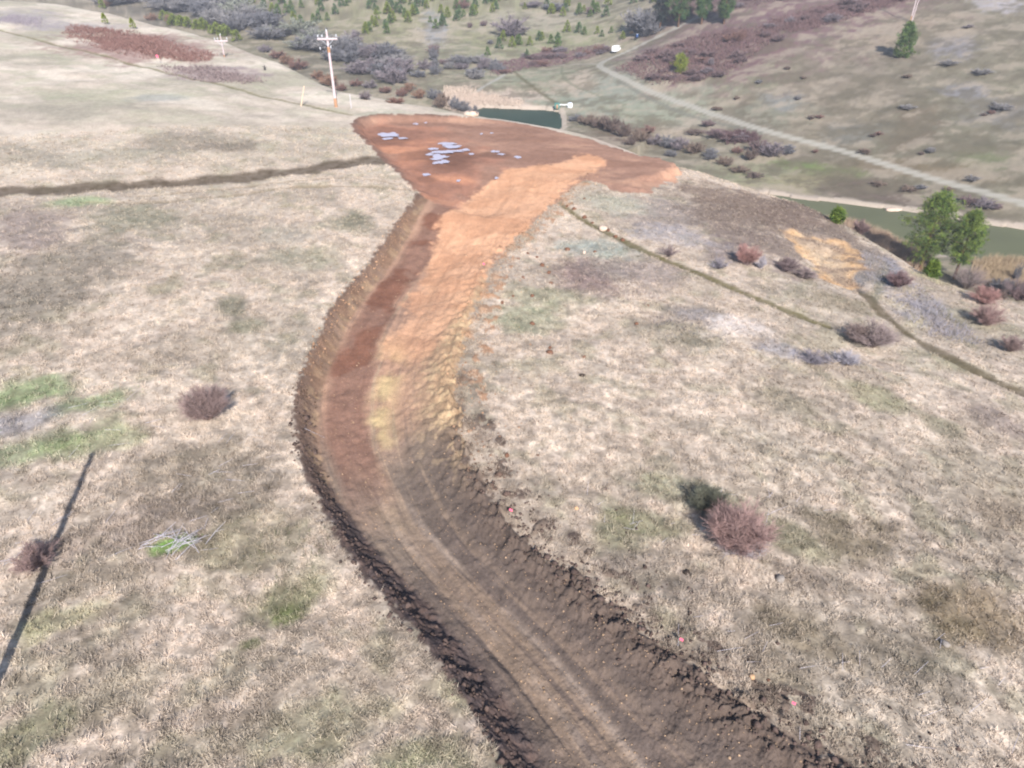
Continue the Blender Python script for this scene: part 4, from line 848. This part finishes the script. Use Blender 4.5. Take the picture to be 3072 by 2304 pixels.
for i, (px, py) in enumerate(YP):
    x, y, z, t = place(px, py); hh = rq.uniform(14, 26) / view_scale(x, y, z)[1]; o = link("young_pine", YV[i % 6], None, (x, y, z), rq.rand() * 6, (hh * 1.1, hh * 1.1, hh))
    zn = ("left end" if px < 620 else "left half" if px < 800 else "middle" if px < 1000 else "right half" if px < 1200 else "far right") + (" at the top" if py < 12 else ", lower rows" if py > 55 else "")
    cn = ("green", "yellow green", "blue green")[i % 6 % 3]; tag(o, "young %s pine in the far planted stand, %s" % (cn, zn), "pine tree", "young %s pines on the far slope, %s" % (cn, zn))
for i in range(26):
    f = rq.rand(); px = 470 + (652 - 470) * f; py = 50 + (92 - 50) * f + rq.normal() * 3 - 6; px = px * 1.0 - 130 + 0; x, y, z, t = place(px, py); hh = rq.uniform(12, 18) / FP * t
    o = link("young_pine", YV[1], None, (x, y, z), rq.rand() * 6, (hh * 1.6, hh * 1.6, hh)); tag(o, "yellow green young pine in the bright row below the creek brush, %s" % ("left third" if f < .33 else "middle" if f < .66 else "right third"), "pine tree", "yellow green row of young pines, third %d" % min(2, int(f * 3)))
for px, py, lb in [(228,52,"single small green pine on the pale field near the upper left"), (288,62,"tiny green sapling right of the single field pine"), (222,20,"tiny yellow green sapling at the upper left field edge")]:
    x, y, z, t = place(px, py); hh = 16 / FP * t; o = link("young_pine", YV[1], None, (x, y, z), 1, hh); tag(o, lb, "sapling")

# ---------------------------------------------------------------- poles and stakes
wood = mat_plain("weathered_wood", C(226, 206, 208), .8, .14, 4); wood2 = mat_plain("brown_wood", C(196, 150, 118), .85, .2, 4); glassm = mat_plain("porcelain", C(225, 228, 235), .25, .05, 3, .6)
def cyl(p, q, r0, r1, k=12): return prisms([p], [q], r0, r1, k)
def cap(V, F, k=12):
    return V, F
def util_pole(px, py, hpx, arm_m, label, rz, seed, arm=True, dz=.35, rad=.19, m1=wood):
    x, y, z, t = place(px, py); h = hpx / view_scale(x, y, z)[1]; o = thing("utility_pole", label, "utility pole", (x, y, z - .1), rz)
    part("pole", mk_mesh("pole", *cyl((0, 0, 0), (0, 0, h), rad, rad * .68, 14), m1, smooth=True), o)
    part("pole_top", mk_mesh("pole_top", *lathe([(rad * .68, 0), (rad * .66, .03), (.001, .06)], 14), m1), o, loc=(0, 0, h))
    part("pole_foot", mk_mesh("pole_foot", *lathe([(rad * 1.03, 0), (rad * 1.02, h * .13), (rad * .95, h * .135)], 14), wood2), o)
    if arm:
        part("crossarm", mk_mesh("crossarm", *box(0, -rad, 0, arm_m, .14, .20, .01), wood), o, loc=(0, 0, h - .75))
        for sx in (-.92, -.5, .92):
            part("insulator", mk_mesh("insulator", *lathe([(.02, -.12), (.03, 0), (.09, .02), (.10, .08), (.05, .12), (.08, .16), (.07, .22), (.001, .26)], 10), glassm), o, loc=(sx * arm_m / 2, -rad, h - .52))
        part("insulator", mk_mesh("insulator", *lathe([(.03, 0), (.10, .03), (.11, .10), (.05, .14), (.08, .2), (.001, .28)], 10), glassm), o, loc=(0, 0, h + .04))
        for s_ in (-1, 1): part("arm_brace", mk_mesh("arm_brace", *prisms([(0, -rad - .02, -.75)], [(s_ * arm_m * .33, -rad - .02, -.02)], .025, .025, 5), glassm), o, loc=(0, 0, h - .75))
    return o, (x, y, z), h
po, (X, Y, Z), hh = util_pole(726, 231, 158, 2.3, "weathered pale utility pole with crossarm on the field edge beyond the pad", .12, 1)
part("fuse_cutout", mk_mesh("fuse_cutout", *lathe([(.05, 0), (.07, .05), (.05, .12), (.07, .2), (.04, .3), (.001, .34)], 8), glassm), po, loc=(.32, -.25, hh - 1.75)); part("fuse_cutout", mk_mesh("fuse_cutout", *lathe([(.05, 0), (.07, .05), (.05, .12), (.07, .2), (.04, .3), (.001, .34)], 8), glassm), po, loc=(-.95, -.25, hh - 1.9))
part("preserved_band", mk_mesh("preserved_band", *lathe([(.178, 0), (.176, hh * .07)], 14), wood2), po, loc=(0, 0, hh * .74))
util_pole(485, 123, 48, 2.0, "faint distant pole with pale crossarm before the grey creek brush", .1, 2, rad=.09)
po, (X, Y, Z), hh = util_pole(1966, 48, 110, 2.4, "tall pole cut by the top edge behind the lone hillside pine", .3, 3, rad=.22)
part("stub_pole", mk_mesh("stub_pole", *cyl((0, 0, 0), (.5, -.1, 9.0), .17, .14, 10), wood), po, loc=(.8, .1, 0))
# the pole beside the viewer whose shadow lies across the lower left grass
d = ray(200, 980); tx, ty, tz, tt = place(200, 980); LS = 14.0; bx = tx + math.sin(SH_AZ) * LS; by = ty - math.cos(SH_AZ) * LS; bz = float(H(bx, by)[0]); hp = (tz - bz) + LS * math.tan(SUN_EL)
o = thing("wooden_pole", "bare pole outside the left edge that throws the long thin shadow on the grass", "pole", (bx, by, bz - .2)); part("shaft", mk_mesh("shaft", *cyl((0, 0, 0), (0, 0, hp + .2), .15, .10, 14), wood2, smooth=True), o); part("cap", mk_mesh("cap", *lathe([(.10, 0), (.09, .02), (.001, .04)], 14), wood2), o, loc=(0, 0, hp + .2))
def stake(px, py, top, r, mat, label, name="survey_stake"):
    x, y, z, t = place(px, py); D = np.array(top) * t / FP; V, F = prisms([(0, 0, -.1)], [tuple(D)], r, r * .9, 6); V2, F2 = prisms([tuple(D)], [tuple(D * 1.04)], r * .9, .003, 6)
    o = link(name, mk_mesh(name, *join([(V, F), (V2, F2)]), mat), None, (x, y, z)); tag(o, label, "stake")
stake(650, 229, (9, 10, 34), .07, mat_plain("guy_marker", C(245, 215, 185), .6, .1), "leaning pale orange marker left of the utility pole", "guy_marker")
stake(759, 234, (0, 0, 26), .035, mat_plain("white_stake", C(240, 235, 245), .6, .05), "thin upright white stake right of the utility pole")
pinkm = mat_plain("pink_flagging", np.array((.9, .16, .26)), .6, .1, 4); wirem = mat_plain("flag_wire", C(150, 150, 150), .4, .1)
for px, py, lb in [(1100,1116,"pink pin flag at the right road edge, the middle of the bend"), (1465,1396,"pink pin flag in the grass right of the dark spoil edge"), (1705,1533,"pink pin flag nearest the lower right corner"), (1043,580,"pink pin flag by the orange soil below the pad"), (341,137,"tiny pink flag in front of the long rust red thicket")]:
    x, y, z, t = place(px, py); s_ = max(1, t / 45); o = thing("pin_flag", lb, "survey flag", (x, y, z), rq.uniform(-.4, .4)); part("wire", mk_mesh("wire", *prisms([(0, 0, -.05)], [(0, 0, .42 * s_)], .004 * s_, .004 * s_, 5), wirem), o)
    V = []; 
    for i in range(5):
        for j in (0, 1): V.append((.13 * s_ * i / 4, .03 * s_ * math.sin(i * 1.4), .42 * s_ - .13 * s_ * j - .02 * s_ * i / 4))
    F = [[2 * i, 2 * i + 1, 2 * i + 3, 2 * i + 2] for i in range(4)]; me = mk_mesh("flag", V, F, pinkm); part("flag", me, o)

# ---------------------------------------------------------------- rocks and clods on the grass
stone = mat_plain("pale_stone", C(226, 200, 180), .85, .2, 5, .2, .3); gstone = mat_plain("grey_stone", C(160, 150, 142), .85, .2, 5, .2, .3); bsoil = mat_plain("brown_clod", C(132, 96, 78), .95, .3, 8, .1, .4); dsoil = mat_plain("dark_clod", C(72, 62, 56), .95, .3, 8, .1, .4)
ostone = mat_plain("tan_stone", C(220, 178, 138), .9, .2, 5, .2, .3)
for i, (px, py, w, m, nm, lb, g) in enumerate([(1303,497,19,stone,"rock","largest pale rock, on the narrow green track below the pad",None),(1262,547,10,stone,"rock","small pale rock in the bluish grass below the track",None),(1245,1099,11,ostone,"rock","small tan rock in the grass right of the bend",None),(1685,1252,22,gstone,"rock","rounded grey rock below the red-pink shrub",None),
      (2040,1392,20,gstone,"rock","flat lavender grey rock near the lower right patches",None),(1483,1238,16,dsoil,"soil_clod","black soil clod left of the rounded grey rock",None),(1314,499,10,bsoil,"soil_clod","brown clod touching the largest pale rock",None),(1187,763,15,bsoil,"soil_clod","biggest brown clod alone in the pale grass right of the road",None),
      (1188,752,9,bsoil,"soil_clod","small clod on top side of the biggest lone brown clod",None),(1261,772,10,bsoil,"soil_clod","brown clod right of the biggest lone one",None),(1257,812,12,dsoil,"soil_clod","dark clod lowest of the lone ones in pale grass",None),(1624,1463,16,ostone,"rock","orange brown stone near a pink flag by the spoil edge",None),(1660,1470,9,bsoil,"soil_clod","small clod right of the orange brown stone",None),(1095,985,12,bsoil,"soil_clod","reddish clod at the outside of the road bend",None)]):
    x, y, z, t = place(px, py); s_ = w / view_scale(x, y, z)[0]; o = link(nm, rock_mesh(nm, m, 40 + i), None, (x, y, z + s_ * .15), i * 1.3, s_); tag(o, lb, "rock" if nm == "rock" else "clod")
cm = [rock_mesh("soil_clod", bsoil, 70 + v, n1=5, n2=7) for v in range(3)]
for i, (px, py) in enumerate([(1226,540),(1140,548),(1160,556),(1172,574),(1120,560),(1130,600),(1185,590),(1190,612),(1150,640),(1108,640),(1262,430),(1240,452),(1262,470),(1280,482),(1225,446),(1330,512),(1345,520),(1375,700),(1400,660),(1285,545),(1150,700),(1085,655)]):
    x, y, z, t = place(px, py); s_ = rq.uniform(6, 13) / view_scale(x, y, z)[0]; o = link("soil_clod", cm[i % 3], None, (x, y, z + s_ * .1), i * 1.7, s_); tag(o, "small brown soil clod strewn on the grass between the orange fill and the track", "clod", "soil clods strewn below the orange fill")
# pile of bleached branches on the bright green grass
x, y, z, t = place(392, 1168); r = np.random.RandomState(91); o = thing("brush_pile", "scatter of bleached white branches on bright green grass left of the road", "brush pile", (x, y, z)); bw_ = mat_plain("bleached_wood", C(214, 206, 214), .8, .15, 6)
for i in range(20):
    a_ = r.uniform(.1, 1.35) if r.rand() < .75 else r.uniform(-1, 3); L_ = r.uniform(.6, 1.6); c0 = r.normal(size=2) * [.55, .35]; dx, dy = math.cos(a_) * L_ / 2, math.sin(a_) * L_ / 2
    A = [(c0[0] - dx, c0[1] - dy, .04 + r.rand() * .1), (c0[0], c0[1], .12 + r.rand() * .1)]; B = [(c0[0], c0[1], A[1][2]), (c0[0] + dx, c0[1] + dy, .05 + r.rand() * .3)]
    A.append(B[0]); B.append((c0[0] + dx * .6 + .15, c0[1] + dy * .6 - .2, .25)); me = mk_mesh("branch", *prisms(A, B, np.array([.011, .010, .006]), np.array([.010, .005, .003]), 5), bw_); part("branch", me, o)
def twigs_stuff(n, regs, seed):
    r = np.random.RandomState(seed); A = []; B = []
    for px, py, rx, ry in regs:
        x, y, z, t = place(px, py); k = n // len(regs); q = np.column_stack([x + r.normal(size=k) * rx, y + r.normal(size=k) * ry]); zz = H(q[:, 0], q[:, 1]); a = r.uniform(-.3, 1.5, k); L = r.uniform(.25, .9, k)
        e = q + np.column_stack([np.cos(a), np.sin(a)]) * L[:, None]; A.append(np.column_stack([q, zz + .06])); B.append(np.column_stack([e, H(e[:, 0], e[:, 1]) + r.uniform(.05, .25, k)]))
    A = np.vstack(A); B = np.vstack(B); V, F = prisms(A, B, .008, .004, 4); tag(link("fallen_twigs", mk_mesh("fallen_twigs", V, F, bw_)), kind='stuff')
twigs_stuff(120, [(500,990,1.5,1.5),(230,905,1.5,1),(400,1110,2,1.6),(1640,1090,1.2,1),(1400,1130,1.8,1),(2000,1500,2,1.5),(1600,1400,1.6,1),(60,1180,.8,.8),(1980,690,1.2,2),(1950,650,1.2,2)], 5)

# ---------------------------------------------------------------- valley objects
wp = mat_plain("white_paint", np.array((.85, .86, .88)), .35, .04, 2, .5); dg = mat_plain("dark_glass", np.array((.03, .035, .045)), .1, .1, 2, .8); rub = mat_plain("rubber", np.array((.03, .03, .03)), .8, .2, 8); rimm = mat_plain("wheel_metal", np.array((.5, .5, .52)), .4, .1)
x, y, z, t = place(1331, 112); o = thing("parked_van", "white van parked at the bend of the valley road", "van", (x, y, z + .02), R(62))
prof = [(-2.8, .45), (-2.82, 1.2), (-2.7, 2.35), (-2.45, 2.55), (1.0, 2.55), (1.55, 2.35), (2.1, 1.55), (2.75, 1.3), (2.9, 1.0), (2.88, .45)]
V = [(px_, s_ * w_, pz_) for s_, in ((-1,), (1,)) for (px_, pz_), w_ in zip(prof, [1.0, 1.02, .95, .86, .86, .88, .96, .98, .98, .96])]; k = len(prof); F = [[i, (i + 1) % k, k + (i + 1) % k, k + i][::-1] for i in range(k)]
me = bpy.data.meshes.new("body"); me.from_pydata(V, [], F + [list(range(k)), list(range(2 * k - 1, k - 1, -1))]); me.materials.append(wp); part("body", me, o)
part("windshield", mk_mesh("windshield", [(1.62, -.8, 2.28), (1.62, .8, 2.28), (2.12, .88, 1.6), (2.12, -.88, 1.6)], [[0, 1, 2, 3]], dg), o)
for s_ in (-1, 1):
    part("side_window", mk_mesh("side_window", *box(.95, s_ * .955, 1.85, .9, .06, .5), dg), o)
    for wx in (-1.8, 1.9):
        V, F = lathe([(.0, -.11), (.30, -.11), (.36, -.07), (.36, .07), (.30, .11), (.0, .11)], 18); V = V[:, [0, 2, 1]]; wh = part("wheel", mk_mesh("wheel", V, F, rub), o, loc=(wx, s_ * .88, .36))
        V, F = lathe([(.0, -.02), (.19, -.02), (.2, .02), (.0, .03)], 12); part("rim", mk_mesh("rim", V[:, [0, 2, 1]], F, rimm), wh, loc=(0, s_ * .115, 0))
    part("headlight", mk_mesh("headlight", *box(2.87, s_ * .72, .95, .06, .28, .16, .01), glassm), o)
part("bumper", mk_mesh("bumper", *box(2.92, 0, .52, .12, 1.8, .22, .03), mat_plain("bumper_plastic", C(90, 90, 95), .7, .1)), o)
blue = mat_plain("blue_plastic", C(70, 105, 165), .45, .1); teal = mat_plain("teal_paint", C(95, 150, 140), .6, .15)
x, y, z, t = place(1376, 82); o = thing("blue_drum", "small blue drum in the red brush behind the white van", "drum", (x, y, z))
part("drum_body", mk_mesh("drum_body", *lathe([(.5, 0), (.55, .05), (.52, .5), (.56, .55), (.52, .6), (.52, 1.1), (.56, 1.15), (.53, 1.6), (.001, 1.62)], 16), blue), o); part("lid", mk_mesh("lid", *lathe([(.57, 0), (.57, .08), (.001, .1)], 16), glassm), o, loc=(0, 0, 1.58))
x, y, z, t = place(1364, 72); o = link("tan_rock", rock_mesh("tan_rock", ostone, 66), None, (x, y, z + .3), .5, 2.2); o.name = "boulder"; tag(o, "tan boulder just above the small blue drum", "boulder")
x, y, z, t = place(1203, 235); o = thing("pump_house", "small teal pump box at the right end of the dark pond", "pump box", (x, y, z)); part("walls", mk_mesh("walls", *box(0, 0, .9, 1.7, 1.4, 1.8, .04), teal), o); part("roof", mk_mesh("roof", *box(0, 0, 1.9, 2.0, 1.7, .16, .03), teal), o); part("door", mk_mesh("door", *box(0, -.72, .85, .7, .05, 1.4, .01), wood2), o)
x, y, z, t = place(1231, 232); o = thing("water_tank", "round white tank beside the teal pump box", "tank", (x, y, z)); part("tank_body", mk_mesh("tank_body", *lathe([(.9, 0), (.95, .1), (.95, 1.2), (.85, 1.45), (.3, 1.65), (.001, 1.66)], 20), wp, smooth=True), o); part("lid", mk_mesh("lid", *lathe([(.3, 0), (.3, .12), (.001, .14)], 12), blue), o, loc=(0, 0, 1.62))
x, y, z, t = place(1216, 233)
o = thing("water_pipe", "pale pipe linking the teal pump box and white tank", "pipe", (x, y, z)); part("pipe", mk_mesh("pipe", *prisms([(-1.6, 0, 1.1)], [(1.9, 0, 1.1)], .14, .14, 8), wp), o)
for sx in (-1.0, .2, 1.2): part("bracket", mk_mesh("bracket", *prisms([(sx, 0, -.1)], [(sx, 0, 1.0)], .06, .06, 6), teal), o)
x, y, z, t = place(1932, 452); o = link("boulder", rock_mesh("boulder", stone, 67, flat=.5), None, (x, y, z + .2), .2, (5.0, 2.8, 2.4)); tag(o, "pale boulder on the far bank of the olive pond", "boulder")
x, y, z, t = place(1018, 250); o = link("boulder", rock_mesh("boulder", stone, 68, flat=.6), None, (x, y, z + .2), .2, (2.2, 1.6, 1.6)); tag(o, "pale boulder peeking over the pad at the dark pond's left end", "boulder")

# ---------------------------------------------------------------- air over the valley
hv, hf = box(0, 0, 27, 1620, 1620, 196); hm = bpy.data.materials.new("haze_air"); hm.use_nodes = True; hn = hm.node_tree.nodes
hn.remove(hn['Principled BSDF']); pv = hn.new('ShaderNodeVolumePrincipled'); pv.inputs['Color'].default_value = (.82, .86, .98, 1); pv.inputs['Density'].default_value = .0003
hm.node_tree.links.new(pv.outputs[0], hn['Material Output'].inputs['Volume']); tag(link("haze", mk_mesh("haze", hv, hf, hm)), kind='stuff')
